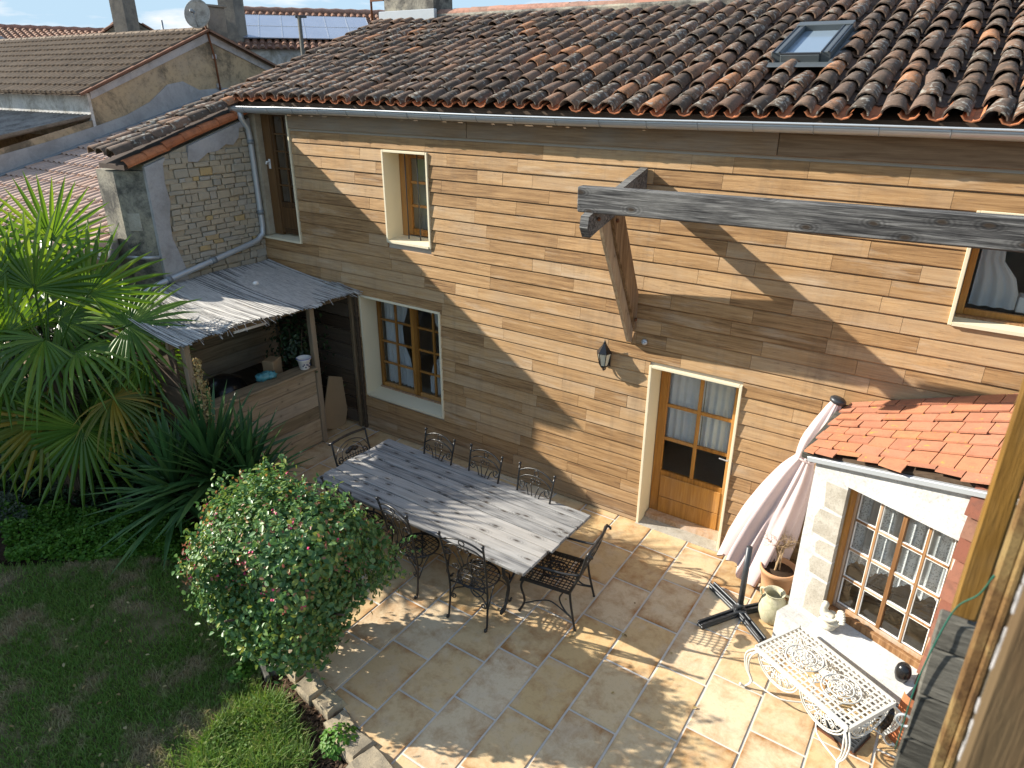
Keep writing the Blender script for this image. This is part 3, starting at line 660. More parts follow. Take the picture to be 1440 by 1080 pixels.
def surround(x0, x1, za, zb, depth, sill=True, nm='window'):
    """cream lined reveal standing a little proud of the boards"""
    mb = MB(); t = 0.028; f = -0.042
    mb.bb(x0 - 0.002, x0 + t, f, depth, za, zb, 0.003); mb.bb(x1 - t, x1 + 0.002, f, depth, za, zb, 0.003)
    mb.bb(x0 + t + .001, x1 - t - .001, f, depth, zb - t, zb + 0.002, 0.003)
    if sill: mb.prism([(x0 + t + .001, f - .008, za), (x0 + t + .001, f - .008, za + 0.03), (x0 + t + .001, depth, za + 0.055), (x0 + t + .001, depth, za)], (x1 - x0 - 2 * t - .002, 0, 0))
    return mb.obj(nm, 'cream', house)
def glazing(par, x0, x1, za, zb, y, nx, nz, fr, mw, mat='frame', wide_mid=0, low=0.0):
    """timber leaf with nx by nz panes; every pane its own sheet"""
    mb = MB(); T = 0.05
    mb.bb(x0, x0 + fr, y, y + T, za, zb, .004); mb.bb(x1 - fr, x1, y, y + T, za, zb, .004)
    zl = za + max(low, fr)
    mb.bb(x0 + fr, x1 - fr, y + .002, y + T - .002, zb - fr, zb, .004); mb.bb(x0 + fr, x1 - fr, y + .002, y + T - .002, za, za + max(fr, low), .004)
    mb_ = mb; xa, xb, zc, zd = x0 + fr, x1 - fr, zl, zb - fr
    for i in range(1, nx):
        c = xa + (xb - xa) * i / nx; mb.bb(c - mw / 2, c + mw / 2, y + .006, y + T - .006, zc, zd, .003)
    for j in range(1, nz):
        c = zc + (zd - zc) * j / nz
        for i in range(nx):
            p = xa + (xb - xa) * i / nx + (mw / 2 if i else 0); q = xa + (xb - xa) * (i + 1) / nx - (mw / 2 if i < nx - 1 else 0)
            mb.bb(p, q, y + .009, y + T - .009, c - mw / 2, c + mw / 2, .003)
    f = mb.obj('frame', mat, par)
    for i in range(nx):
        for j in range(nz):
            p = MB(); a, b = xa + (xb - xa) * i / nx, xa + (xb - xa) * (i + 1) / nx; c, d = zc + (zd - zc) * j / nz, zc + (zd - zc) * (j + 1) / nz
            p.bb(a + mw * .4, b - mw * .4, y + T * .5, y + T * .5 + .004, c + mw * .4, d - mw * .4); p.obj('pane', 'glass', par)
    return f
def putty(par, x0, x1, za, zb, y, nx, nz, fr, mw):
    pass
def drape(name, x0, x1, za, zb, y, m, par, n=40, amp=0.018, folds=9, scal=0.0, pinch=None):
    vs = []; fs = []; R = 7
    for j in range(R):
        t = j / (R - 1)
        for i in range(n + 1):
            s = i / n; x = x0 + (x1 - x0) * s; z = zb + (za - zb) * t
            if j == R - 1 and scal: z += scal * abs(math.sin(s * PI * folds * 1.5))
            if pinch: x = pinch[0] + (x - pinch[0]) * (1 - pinch[1] * math.sin(PI * min(1, t * 1.25)) ** 2)
            vs.append((x, y + amp * math.sin(s * folds * 2 * PI + 0.6 * t) * (0.4 + 0.6 * t), z))
    for j in range(R - 1):
        for i in range(n): a = j * (n + 1) + i; fs.append((a, a + 1, a + n + 2, a + n + 1))
    mb = MB(); mb.add(vs, fs, True); return mb.obj(name, m, par)
# ground floor window
w = surround(2.03, 3.565, 0.592, 2.2, 0.30)
glazing(w, 2.065, 2.80, 0.66, 2.17, 0.27, 2, 4, 0.062, 0.03, 'frame'); glazing(w, 2.803, 3.53, 0.66, 2.17, 0.27, 2, 4, 0.062, 0.03, 'frame')
mb = MB(); mb.bb(2.06, 3.535, 0.235, 0.335, 0.615, 0.657, .006); mb.obj('bottom_rail', 'frame_worn', w)
drape('curtain', 2.1, 2.62, 0.7, 2.12, 0.40, 'sheer', w, folds=6, pinch=(2.12, 0.35)); drape('curtain', 2.95, 3.5, 0.7, 2.12, 0.41, 'sheer', w, folds=6, pinch=(3.48, 0.6))
# small upper window with bars
w = surround(2.68, 3.46, 3.055, 4.267, 0.30)
mb = MB(); mb.bb(2.712, 2.80, .26, .33, 3.11, 4.235, .004); mb.bb(3.28, 3.43, .26, .33, 3.11, 4.235, .004); mb.obj('casing', 'frame', w)
glazing(w, 2.80, 3.28, 3.13, 4.235, 0.27, 1, 3, 0.085, 0.035, 'frame')
mb = MB()
for x in (2.93, 3.14): mb.tube([(x, .14, 3.09), (x, .14, 4.24)], .008, 6)
mb.obj('window_bar', 'dark_metal', w)
mb = MB(); mb.bb(2.72, 3.42, .5, .52, 3.1, 4.2); mb.obj('blind', 'interior', w)
# right hand upper window
w = surround(9.393, 10.6, 3.14, 4.13, 0.22)
glazing(w, 9.425, 10.57, 3.20, 4.10, 0.16, 2, 1, 0.055, 0.05, 'frame')
mb = MB(); mb.bb(9.43, 10.56, .10, .2, 3.17, 3.2, .004); mb.obj('bottom_rail', 'frame_worn', w)
drape('curtain', 9.5, 9.85, 3.25, 4.08, 0.36, 'sheer', w, folds=3, pinch=(9.5, .55))
mb = MB(); mb.bb(9.86, 10.15, .40, .60, 3.22, 3.36, .01); mb.obj('box', 'white_paint', w)
# terrace door
d = surround(6.65, 7.71, 0.0, 2.13, 0.32, False, 'door')
glazing(d, 6.685, 7.675, 0.04, 2.095, 0.26, 2, 3, 0.105, 0.04, 'frame', low=0.62)
for a, b in ((0.07, 0.30), (0.305, 0.60)):
    mb = MB(); mb.bb(6.80, 7.56, .248, .262, a, b, .006); mb.obj('panel', 'frame', d)
mb = MB(); mb.prism([(6.69, .13, 0.006), (6.69, .15, 0.06), (6.69, .30, 0.075), (6.69, .30, 0.006)], (.97, 0, 0)); mb.obj('weather_board', 'frame_worn', d)
mb = MB(); mb.bb(6.64, 7.72, -.06, .32, -0.05, 0.0075, .003); mb.obj('threshold', 'quoin', d)
mb = MB(); mb.bar((7.60, .25, 1.07), (7.60, .21, 1.07), .02, .02); mb.bar((7.60, .21, 1.07), (7.50, .21, 1.075), .016, .016, bev=.004); mb.obj('handle', 'silver', d)
drape('curtain', 6.75, 7.20, 1.06, 2.03, 0.35, 'sheer', d, folds=5, scal=.02); drape('curtain', 7.21, 7.64, 1.06, 2.03, 0.35, 'sheer', d, folds=5, scal=.02)
# upper door in the corner
mb = MB(); mb.bb(0.862, 0.892, -.042, .2, 2.81, 4.64, .003); mb.prism([(0.02, -.05, 2.81), (0.02, -.05, 2.84), (0.02, .2, 2.865), (0.02, .2, 2.81)], (.84, 0, 0)); d = mb.obj('door', 'cream', house)
glazing(d, 0.33, 0.86, 2.90, 4.66, 0.10, 2, 5, 0.05, 0.026, 'dark_door', low=0.48)
mb = MB(); mb.bb(0.15, 0.329, .085, .16, 2.87, 4.66, .005); mb.bb(.38, .8, .09, .108, 2.98, 3.30, .008); mb.obj('door_leaf', 'dark_door', d)
mb = MB(); mb.bb(.22, .26, .07, .086, 3.86, 4.0, .004); mb.tube([(.24, .075, 3.96), (.24, .025, 3.96), (.24, .015, 3.93)], .016, 8); mb.obj('handle', 'white_paint', d)
mb = MB(); mb.bb(.58, .85, .22, .23, 3.3, 3.95); mb.obj('curtain', 'red_cloth', d)
mb = MB(); mb.bb(0.004, 0.148, -.015, 0.2, 2.866, 4.64); mb.obj('mortar_strip', 'mortar', house)

# roof: plane z = 5.0 + .33 y at the crests
RS = 0.33; RA = math.atan(RS)
def roofz(x, y): return 4.90 + RS * y + 0.012 * math.sin(x * 1.7 + y * 0.9) + 0.010 * math.sin(x * 0.6 - y * 1.3)
mb = MB(); mb.prism([(-.5, -.12, 4.76), (11.9, -.12, 4.76), (11.9, 3.65, 4.80 + RS * 3.65), (-.5, 3.65, 4.80 + RS * 3.65)], (0, 0, .05)); mb.prism([(-.5, 3.65, 6.0), (11.9, 3.65, 6.0), (11.9, 7.4, 4.76), (-.5, 7.4, 4.76)], (0, 0, .05))
mb.obj('roof_deck', 'shed_dark', house)
def cover_mesh(L_=0.43, r0=0.098, r1=0.078, n=7, th=0.013, v=0):
    """tapered half round tile, lower (wide) end at y=0"""
    mb = MB(); rs = random.Random(v); vs = []
    def arc(r, y, z, wob): return [V((r * math.cos(PI * (0.02 + 0.96 * k / n)) + wob[k] * .6, y + wob[k] * 1.3, z + r * 0.92 * math.sin(PI * (0.02 + 0.96 * k / n)) + wob[k])) for k in range(n + 1)]
    wb = [[rs.uniform(-.004, .004) for _ in range(n + 1)] for _ in range(3)]
    rings = [arc(r0 - th, 0, -.0, wb[0]), arc(r0, 0, 0, wb[0]), arc((r0 + r1) / 2, L_ * .5, .003, wb[1]), arc(r1, L_, -.004, wb[2])]
    for r in rings: vs += r
    fs = []; m = n + 1
    for j in range(3):
        for k in range(n): fs.append((j * m + k, j * m + k + 1, (j + 1) * m + k + 1, (j + 1) * m + k))
    # underside near the mouth
    ins = arc(r1 - th, L_ * .55, -.01, wb[1]); b = len(vs); vs += ins
    for k in range(n): fs.append((k + 1, k, b + k, b + k + 1))
    mb.add(vs, [f[::-1] for f in fs]); mb.sm = [2 * n > i >= n or 3 * n > i >= 2 * n for i in range(len(fs))]
    return mb
COVER = [cover_mesh(v=i).mesh('roof_tile', 'tile') for i in range(4)]
def chan_mb(mb, M4, L_=0.45, r=0.085, n=4):
    vs = []
    for y, z in ((0, 0), (L_, -.008)):
        for k in range(n + 1):
            a = PI * (1.06 + 0.88 * k / n); vs.append(M4 @ V((r * math.cos(a), y, z + 0.07 + r * .8 * math.sin(a))))
        for k in range(n + 1):
            a = PI * (1.06 + 0.88 * k / n); vs.append(M4 @ V(((r - .012) * math.cos(a), y, z + 0.07 + (r - .012) * .8 * math.sin(a))))
    m = n + 1; fs = []
    for k in range(n): fs += [(m + k, m + k + 1, 3 * m + k + 1, 3 * m + k), (k, k + 1, m + k + 1, m + k)]
    mb.add(vs, fs)
CW = 0.238; CE = 0.305
SKY = (7.24, 7.82, 1.02, 2.02)
cov = []; pan = MB()
ncol = int((11.7 + 0.45) / CW)
colx = [-0.42 + CW * i for i in range(ncol + 1)]
for i, cx in enumerate(colx):
    dx = U(-.015, .015); w1, w2 = U(0, 6), U(.5, 1.2)
    for j in range(12):
        y = -0.185 + j * CE + U(-.018, .018); x = cx + dx + 0.018 * math.sin(w1 + j * w2 * .35) + U(-.008, .008)
        if y > 3.5: continue
        if SKY[0] - .05 < x < SKY[1] + .05 and SKY[2] - .28 < y < SKY[3] - .05: continue
        z = roofz(x, y) + U(-.006, .008)
        Mt = Matrix.Translation((x, y, z)) @ Matrix.Rotation(RA - .055 + U(-.03, .03), 4, 'X') @ Matrix.Rotation(U(-.06, .06) * (3.0 if random.random() < .07 else 1), 4, 'Z') @ Matrix.Rotation(U(-.09, .09), 4, 'Y') @ Matrix.Scale(U(.94, 1.06), 4)
        cov.append((Mt, (V((x, y, z)) - CAM).length, x))
        xp_ = x + CW / 2 + U(-.008, .008)
        if SKY[0] - .02 < xp_ < SKY[1] + .02 and SKY[2] - .2 < y < SKY[3]: continue
        Mp = Matrix.Translation((xp_, y - (.012 if j == 0 else 0), roofz(xp_, y) - 0.035)) @ Matrix.Rotation(RA - .045 + U(-.02, .02), 4, 'X')
        if j == 0:
            e = MB(); chan_mb(e, Mp); e.obj('pan_tile', 'tile_eave', house)
        else: chan_mb(pan, Mp)
pan.obj('pan_tiles', 'pan', house, kind='stuff')
def visible(p):
    d = p - CAM; z = d.dot(fw); return z > 0 and abs(d.dot(rt) / z * 990.9) < 740 and abs(d.dot(up) / z * 990.9) < 560
cov.sort(key=lambda c: c[1] + (0 if visible(c[0].translation) else 100))
rest = MB()
for q, (Mt, dist, x) in enumerate(cov):
    me = COVER[q % 4]
    if q < 296: put('roof_tile', me, house, Mt)
    else: rest.add([Mt @ v.co for v in me.vertices], [tuple(p.vertices) for p in me.polygons]); rest.sm[-len(me.polygons):] = [p.use_smooth for p in me.polygons]
rest.obj('roof_tiles', 'tile', house, kind='stuff')
for i in range(34):   # ridge
    x = -0.4 + i * 0.37
    mb = MB(); Mt = Matrix.Translation((x, 3.66, 6.10 + .015 * math.sin(x))) @ Matrix.Rotation(PI / 2 + U(-.03, .03), 4, 'Z') @ Matrix.Rotation(PI, 4, 'Z') @ Matrix.Rotation(.035, 4, 'X')
    t = cover_mesh(.42, .125, .105, 7, .014, i); mb.add([Mt @ V(v) for v in t.v], t.f, False); mb.obj('ridge_tile', 'ridge', house)
mb = MB(); mb.bb(-.5, 11.9, 3.5, 3.8, 5.95, 6.14, .03); mb.obj('ridge_mortar', 'plaster_dirty', house)
# gutter
mb = MB(); gp = []
GY, GZ, GR = -0.195, 4.75, 0.08
for k in range(9):
    a = PI * (1.0 + k / 8); gp.append((GY + GR * math.cos(a), GZ + GR * math.sin(a)))
gi = [(GY + (GR - .004) * math.cos(PI * (2.0 - k / 8)), GZ + (GR - .004) * math.sin(PI * (2.0 - k / 8))) for k in range(9)]
def gpt(x, q): return (x, q[0], q[1] + 0.008 * math.sin(x * 0.9) + 0.012 * (x - 5) / 5)
poly = gp + gi
nseg = 30; vs = []; fs = []
for s_ in range(nseg + 1):
    x = -0.1 + 11.6 * s_ / nseg
    for q in poly: vs.append(gpt(x, q))
m = len(poly)
for s_ in range(nseg):
    for k in range(m): fs.append((s_ * m + k, s_ * m + (k + 1) % m, (s_ + 1) * m + (k + 1) % m, (s_ + 1) * m + k))
fs.append(tuple(range(m)))
mb.add(vs, fs, False); mb.sm = [True] * len(fs)
mb.tube([gpt(-0.1 + 11.6 * s_ / 40, (GY - GR - .004, GZ + .004)) for s_ in range(41)], .011, 6)
gut = mb.obj('gutter', 'zinc', house)
for x in [0.25 + .52 * i for i in range(22)]:
    b = MB(); b.tube([gpt(x, (GY + (GR + .001) * math.cos(PI * (1.0 + k / 10)), GZ + (GR + .001) * math.sin(PI * (1.0 + k / 10)))) for k in range(11)], .0045, 4); b.obj('gutter_clip', 'zinc_dull', gut)
pp = [(0.07, -.195, 4.70), (0.07, -.19, 4.58), (0.055, -.09, 4.45), (0.055, -.075, 4.3), (0.06, -.07, 3.0), (0.065, -.09, 2.88), (0.07, -.2, 2.80), (0.075, -.35, 2.765), (0.08, -1.95, 2.47), (0.09, -2.15, 2.40)]
mb = MB(); mb.tube(pp, .042, 12)
dp = mb.obj('downpipe', 'zinc', house)
for a, b in (((0.055, -.075, 4.22), (0.055, -.075, 4.28)), ((0.06, -.071, 3.18), (0.06, -.071, 3.25)), ((.0775, -.98, 2.65), (.078, -1.06, 2.635)), ((.0795, -1.72, 2.515), (.08, -1.79, 2.50))):
    c = MB(); c.tube([a, b], .051, 12); c.obj('pipe_collar', 'zinc_dull', dp)
# skylight
nR = V((0, -RS, 1)).normalized(); eR = V((0, 1, RS)).normalized()
def RP(x, y, h): return V((x, y, 4.90 + RS * y)) + nR * h
mb = MB()
x0, x1, y0, y1 = SKY
def rbar(a, b, w, h, lift): mb.bar(RP(*a, lift), RP(*b, lift), w, h, nR, .006)
rbar((x0 + .05, y0 + .06), (x0 + .05, y1), .10, .13, .06); rbar((x1 - .05, y0 + .06), (x1 - .05, y1), .10, .13, .06)
rbar((x0, y1 - .03), (x1, y1 - .03), .13, .15, .065); rbar((x0 + .1, y0 + .08), (x1 - .1, y0 + .08), .09, .11, .05)
rbar((x0 - .02, y0), (x1 + .02, y0), .09, .03, .02); rbar((x0 - .1, y0 - .09), (x1 + .1, y0 - .09), .13, .012, .05)
rbar((x1 + .035, y0 - .05), (x1 + .035, y1 + .05), .075, .05, .03); rbar((x0 - .035, y0 - .05), (x0 - .035, y1 + .05), .075, .05, .03)
skl = mb.obj('skylight', 'flashing', house)
mb = MB(); mb.bar(RP((x0 + x1) / 2, y0 + .10, .07), RP((x0 + x1) / 2, y1 - .08, .07), x1 - x0 - .18, .012, nR); mb.obj('pane', 'skyglass', skl)
mb = MB()
for xx in (x0 + .02, x0 + .085, x1 - .02, x1 - .085): mb.bar(RP(xx, y0 + .05, .128), RP(xx, y1 - .06, .128), .012, .012, nR)
mb.bar(RP(x0 + .1, y0 + .05, .11), RP(x1 - .1, y0 + .05, .11), .02, .02, nR); mb.obj('trim', 'dark_metal', skl)
# chimney on the ridge
mb = MB(); mb.bb(-.42, .76, 3.48, 4.0, 5.9, 7.2, .02); ch = mb.obj('chimney', 'plaster_dirty', house)
mb = MB(); mb.bb(-.48, .82, 3.40, 3.475, 5.99, 6.22, .01); mb.obj('chimney_flashing', 'zinc', ch)
mb = MB(); mb.tube([(-.74, 3.5, 6.1), (-.74, 3.5, 7.3)], .02, 6); mb.bar((-.74, 3.5, 6.42), (-.43, 3.5, 6.42), .04, .04); mb.obj('aerial_bracket', 'rust', ch)

# ------------------------------------------------------------------ rubble stone wing on the left
wing = thing('stone_wing', 'rubble stone gable wall with grey plaster patches and a strip of canal tiles', 'stone building', (-0.4, -0.9, 0))
def rk(y): return 4.60 + 0.31 * y          # underside of the verge
mb = MB(); mb.prism([(-.02, 0.0, -.1), (-.02, -1.74, -.1), (-.02, -1.74, rk(-1.74)), (-.02, 0.0, rk(0))][::-1], (-.40, 0, 0))
mb.obj('wall', 'mortar', wing)
mb = MB(); mb.prism([(-.03, -1.755, -.1), (-.03, -1.50, -.1), (-.80, -1.50, -.1), (-.80, -1.99, -.1), (-.36, -1.99, -.1)][::-1], (0, 0, 4.08)); mb.bb(-.80, -.45, -1.49, 0.4, -.1, 4.0); mb.obj('end_wall', 'plaster_dirty', wing)
mb = MB(); mb.box((-.235, -1.902, 3.30), (.17, .012, .24), Matrix.Rotation(math.atan2(.235, .33), 3, 'Z'), .004); mb.obj('plaster_patch', 'quoin', wing)
# plaster pilaster and the patch along the verge, irregular borders
pil = [(-1.765, 2.30), (-1.765, rk(-1.765) - .02), (-1.45, rk(-1.45) - .02), (-1.50, 4.05), (-1.52, 3.8), (-1.49, 3.55), (-1.55, 3.3), (-1.56, 3.05), (-1.5, 2.85), (-1.44, 2.6), (-1.42, 2.30)]
mb = MB(); mb.prism([(-.03, y, z) for y, z in pil], (0.062, 0, 0)); mb.obj('plaster', 'plaster_grey', wing)
pat = [(-0.02, rk(-.02) - .01), (-1.08, rk(-1.08) - .01), (-1.12, 4.05), (-.98, 4.03), (-.8, 4.14), (-.62, 4.16), (-.48, 4.24), (-.36, 4.22), (-.25, 4.32), (-.22, 4.45), (-.02, 4.47)]
mb = MB(); mb.prism([(-.03, y, z) for y, z in pat], (0.058, 0, 0)); mb.obj('plaster', 'plaster_grey', wing)
z = 2.40
ux, uz, un = V((0, 1, 0)), V((0, 0, 1)), V((1, 0, 0))
nst = 0
while z < 4.7:
    h = random.choice([.06, .075, .085, .10, .12]); y = -1.5 + U(-.05, .02)
    while y < -0.01:
        w = random.choice([.09, .13, .17, .21, .26]) * U(.85, 1.15); w = min(w, -0.0 - y)
        if w < .05: break
        cy, cz = y + w / 2, z + h / 2 + U(-.006, .006)
        lim = 4.18 - .0 if cy < -1.1 else (4.06 if cy < -.8 else (4.18 if cy < -.48 else (4.26 if cy < -.25 else 4.5)))
        if cz + h * .3 < min(lim, rk(cy)) and not (cy < -1.44 and cz > 2.8):
            if nst < 290:
                mb = MB(); stone_block(mb, V((0, cy, cz)), ux, uz, un, w + .002, h * U(.95, 1.08), U(.006, .026), .2, 1.0, .82); mb.obj('stone', 'stone', wing); nst += 1
        y += w
    z += h
# stones on the return beside the corner door
# verge: two rows of canal tiles running down over the wing
for ci, (cx, n) in enumerate([(-.56, 7), (-.33, 7), (-.10, 7)]):
    for j in range(n):
        y = -2.12 + j * .30 + U(-.02, .02); Mt = Matrix.Translation((cx + U(-.01, .01), y, 4.82 + .31 * y + .03)) @ Matrix.Rotation(math.atan(.31) - .05 + U(-.03, .03), 4, 'X') @ Matrix.Rotation(U(-.05, .05), 4, 'Z') @ Matrix.Scale(1.15, 4)
        put('roof_tile', COVER[(j + ci) % 4], wing, Mt)
for j in range(7):
    y = -2.06 + j * .31; mb = MB(); chan_mb(mb, Matrix.Translation((-.215, y, 4.80 + .31 * y)) @ Matrix.Rotation(math.atan(.31) - .03, 4, 'X')); mb.obj('pan_tile', 'pan', wing)
for j in range(7):   # orange verge tiles turned over the stone edge
    y = -2.0 + j * .29; Mt = Matrix.Translation((-.015, y, 4.705 + .31 * y + U(-.01, .01))) @ Matrix.Rotation(math.atan(.31) - .02 + U(-.03, .03), 4, 'X') @ Matrix.Rotation(.75, 4, 'Y')
    mb = MB(); t = cover_mesh(.36, .07, .06, 5, .012, j); mb.add([Mt @ V(v) for v in t.v], t.f); mb.obj('verge_tile', 'tile_eave', wing)
mb = MB(); mb.prism([(-.62, -2.02, 4.64 + .31 * -2.02), (-.62, .3, 4.64 + .31 * .3), (-.0, .3, 4.64 + .31 * .3), (-.0, -2.02, 4.64 + .31 * -2.02)], (0, 0, .06)); mb.obj('roof_deck', 'pan', wing)

# satellite dish on the wing's end wall
def sat_dish(label, c, aim, r, pole, feed, mat='dish', squash=1.0):
    t = thing('satellite_dish', label, 'satellite dish', pole[0])
    c = V(c); q = V(aim).normalized().to_track_quat('Z', 'Y').to_matrix()
    vs = []; fs = []; n = 28; m = 6
    for side in (0, 1):
        for i in range(m + 1):
            rr = r * i / m
            for k in range(n):
                a = 2 * PI * k / n; vs.append(c + q @ V((rr * math.cos(a), rr * math.sin(a) * 1.08, 0.16 * r * (i / m) ** 2 * 1.5 - side * .012)))
    for side in (0, 1):
        b = side * (m + 1) * n
        for i in range(m):
            for k in range(n):
                f = (b + i * n + k, b + i * n + (k + 1) % n, b + (i + 1) * n + (k + 1) % n, b + (i + 1) * n + k); fs.append(f if side == 0 else f[::-1])
    b = (m + 1) * n
    for k in range(n): fs.append((m * n + k, m * n + (k + 1) % n, b + m * n + (k + 1) % n, b + m * n + k))
    mb = MB(); mb.add(vs, fs, True); mb.obj('reflector', mat, t)
    mb = MB(); mb.tube(pole, .024, 8); mb.obj('mast', 'rust' if mat == 'dish' else 'zinc', t)
    tip = c + q @ V((0, -r * .15, r * 1.15)); mb = MB(); mb.tube([c + q @ V((0, -r * 1.0, .1 * r)), tip], .014, 6); mb.bar(tip - q @ V((0, 0, .1)), tip + q @ V((0, 0, .06)), .07, .07, bev=.015); mb.obj('feed_arm', 'zinc_dull', t)
    return t
sat_dish('pale satellite dish half hidden behind the palm, fixed to the end of the stone wall', (-0.47, -2.12, 2.86), (-.75, -.9, .35), .26, [(-.02, -1.77, 2.82), (-.05, -1.95, 2.84), (-.35, -2.1, 2.84)], None, 'silver')

# ------------------------------------------------------------------ pale tiled low roof beyond the wing
low = thing('low_tiled_house', 'low building with pale pinkish canal tile roof between the two stone gables', 'building', (-4.0, 0.0, 0))
LS = 0.277
def lz(y): return 3.44 + LS * y
mb = MB(); mb.bb(-6.95, -.92, -2.45, 5.2, -.1, 2.62); mb.prism([(-6.95, -2.45, 2.62), (-6.95, 5.2, 2.62), (-6.95, 5.2, lz(5.2)), (-6.95, -2.45, lz(-2.45))][::-1], (6.0, 0, 0)); mb.obj('wall', 'plaster_tan', low)
mb = MB(); mb.prism([(-6.99, -3.3, lz(-3.3)), (-6.99, 5.2, lz(5.2)), (-.87, 5.2, lz(5.2)), (-.87, -3.3, lz(-3.3))], (0, 0, .03)); mb.obj('roof_deck', 'pan', low)
COVL = [cover_mesh(.46, .105, .09, 5, .013, v=20 + i).mesh('roof_tile', 'tile_light') for i in range(2)]
CPAN = MB(); seq = []
for i in range(29):
    x = -6.86 + i * .21
    for j in range(21):
        y = -3.3 + j * .37; z = lz(y) + .045
        Mt = Matrix.Translation((x + U(-.006, .006), y + U(-.01, .01), z)) @ Matrix.Rotation(math.atan(LS) - .04 + U(-.012, .012), 4, 'X') @ Matrix.Rotation(U(-.03, .03), 4, 'Z')
        seq.append((Mt, (Mt.translation - CAM).length + (0 if visible(Mt.translation) and x < -.9 else 50)))
        if x < -1.0: chan_mb(CPAN, Matrix.Translation((x + .105, y, z - .05)) @ Matrix.Rotation(math.atan(LS) - .04, 4, 'X'), .46, .08, 3)
CPAN.obj('pan_tiles', 'tile_light', low, kind='stuff')
seq.sort(key=lambda c: c[1]); rest = MB()
for q, (Mt, d_) in enumerate(seq):
    if q < 290: put('roof_tile', COVL[q % 2], low, Mt)
    else: rest.add([Mt @ v.co for v in COVL[0].vertices], [tuple(p.vertices) for p in COVL[0].polygons])
rest.obj('roof_tiles', 'tile_light', low, kind='stuff')

# ------------------------------------------------------------------ tan gable house with brown roof
gab = thing('gable_house', 'tan plastered gable house with brown tile roof and cement flashing band', 'house', (-10.0, 4.0, 0))
GX = -7.0
gp_ = [(1.30, -.1), (1.30, 4.84), (4.34, 6.10), (6.9, 5.06), (6.9, -.1)]
mb = MB(); mb.prism([(GX, y, z) for y, z in gp_][::-1], (-14.0, 0, 0)); mb.obj('wall', 'plaster_tan', gab)
# cement band along the low roof and lower wall toward the yard
def gw(pts, th, nm, m): mb = MB(); mb.prism([(GX - .01, y, z) for y, z in pts], (th, 0, 0)); return mb.obj(nm, m, gab)
gw([(-1.2, 3.0), (-1.2, 3.62), (0.2, 3.9), (1.35, 4.18), (2.0, 4.36), (2.6, 4.62), (3.1, 4.98), (3.5, 5.05), (3.9, 4.86), (4.6, 4.90), (5.2, 4.9), (5.2, 4.5)], .03, 'cement_band', 'cement')
gw([(-.9, 2.9), (-.9, 3.78), (1.3, 4.30), (1.3, 2.9)], .01, 'lower_wall', 'plaster_tan')
gw([(1.30, 4.70), (1.30, 4.84), (4.34, 6.10), (6.9, 5.06), (6.9, 4.92), (4.34, 5.93)], .04, 'verge_band', 'plaster_grey')
mb = MB(); mb.bar((GX + .05, -1.4, lz(-1.4) + .13), (GX + .05, 4.8, lz(4.8) + .13), .16, .035, bev=.008); mb.obj('lead_flashing', 'zinc_dull', gab)
def corr_roof(name, par, m, o, e, s, le, ls, pitch, amp, course, kind='stuff'):
    """joined tiled slope: o lower-left corner, e along the eave, s up the slope (unit vectors); rounded rolls, stepped courses"""
    e, s = V(e).normalized(), V(s).normalized(); nn = e.cross(s).normalized()
    nn = nn if nn.z > 0 else -nn
    mb = MB(); ncol_ = int(le / pitch); nrow = max(1, int(ls / course))
    for i in range(ncol_):
        for j in range(nrow):
            b = V(o) + e * ((i + .5) * pitch + U(-.008, .008)) + s * (j * course + U(-.01, .01)); r0, r1 = pitch * .36, pitch * .31; vs = []
            for (yy, rr, lift) in ((0, r0, .03), (course * 1.12, r1, 0.0)):
                for k in range(5):
                    a = PI * k / 4; vs.append(b + e * (rr * math.cos(a)) + s * yy + nn * (rr * amp * math.sin(a) + lift))
            mb.add(vs, [(k, k + 1, k + 6, k + 5) for k in range(4)] + [(0, 4, 3, 2, 1)])
    t = .03
    c0 = V(o); mb.add([c0, c0 + e * le, c0 + e * le + s * ls, c0 + s * ls], [(0, 1, 2, 3)])
    return mb.obj(name, m, par, kind=kind)
sl = V((0, 3.04, 1.26))
corr_roof('roof_tiles', gab, 'tile_brown', (-21, 1.02, 4.78), (1, 0, 0), sl, 14.15, sl.length + .32, .22, .9, .36)
sl2 = V((0, -2.56, 1.04)); corr_roof('roof_tiles', gab, 'tile_brown', (-21, 6.9, 5.06), (1, 0, 0), sl2, 14.15, sl2.length, .22, .9, .36)
mb = MB(); mb.bar((GX + .08, 1.05, 4.80), (GX + .08, 4.34, 6.17), .12, .05); mb.bar((GX + .08, 4.34, 6.17), (GX + .08, 6.95, 5.10), .12, .05); mb.obj('verge_tiles', 'tile_far', gab)
for i in range(36):
    Mt = Matrix.Translation((GX - i * .38, 4.34, 6.10)) @ Matrix.Rotation(PI / 2, 4, 'Z') @ Matrix.Rotation(.03, 4, 'X')
    mb = MB(); t = cover_mesh(.42, .15, .13, 6, .014, i); mb.add([Mt @ V(v) for v in t.v], t.f); mb.obj('ridge_tile', 'tile_brown', gab)
mb = MB(); mb.bb(-21, GX + .002, 1.24, 1.3, 3.9, 4.82); mb.obj('side_wall', 'plaster_white', gab)
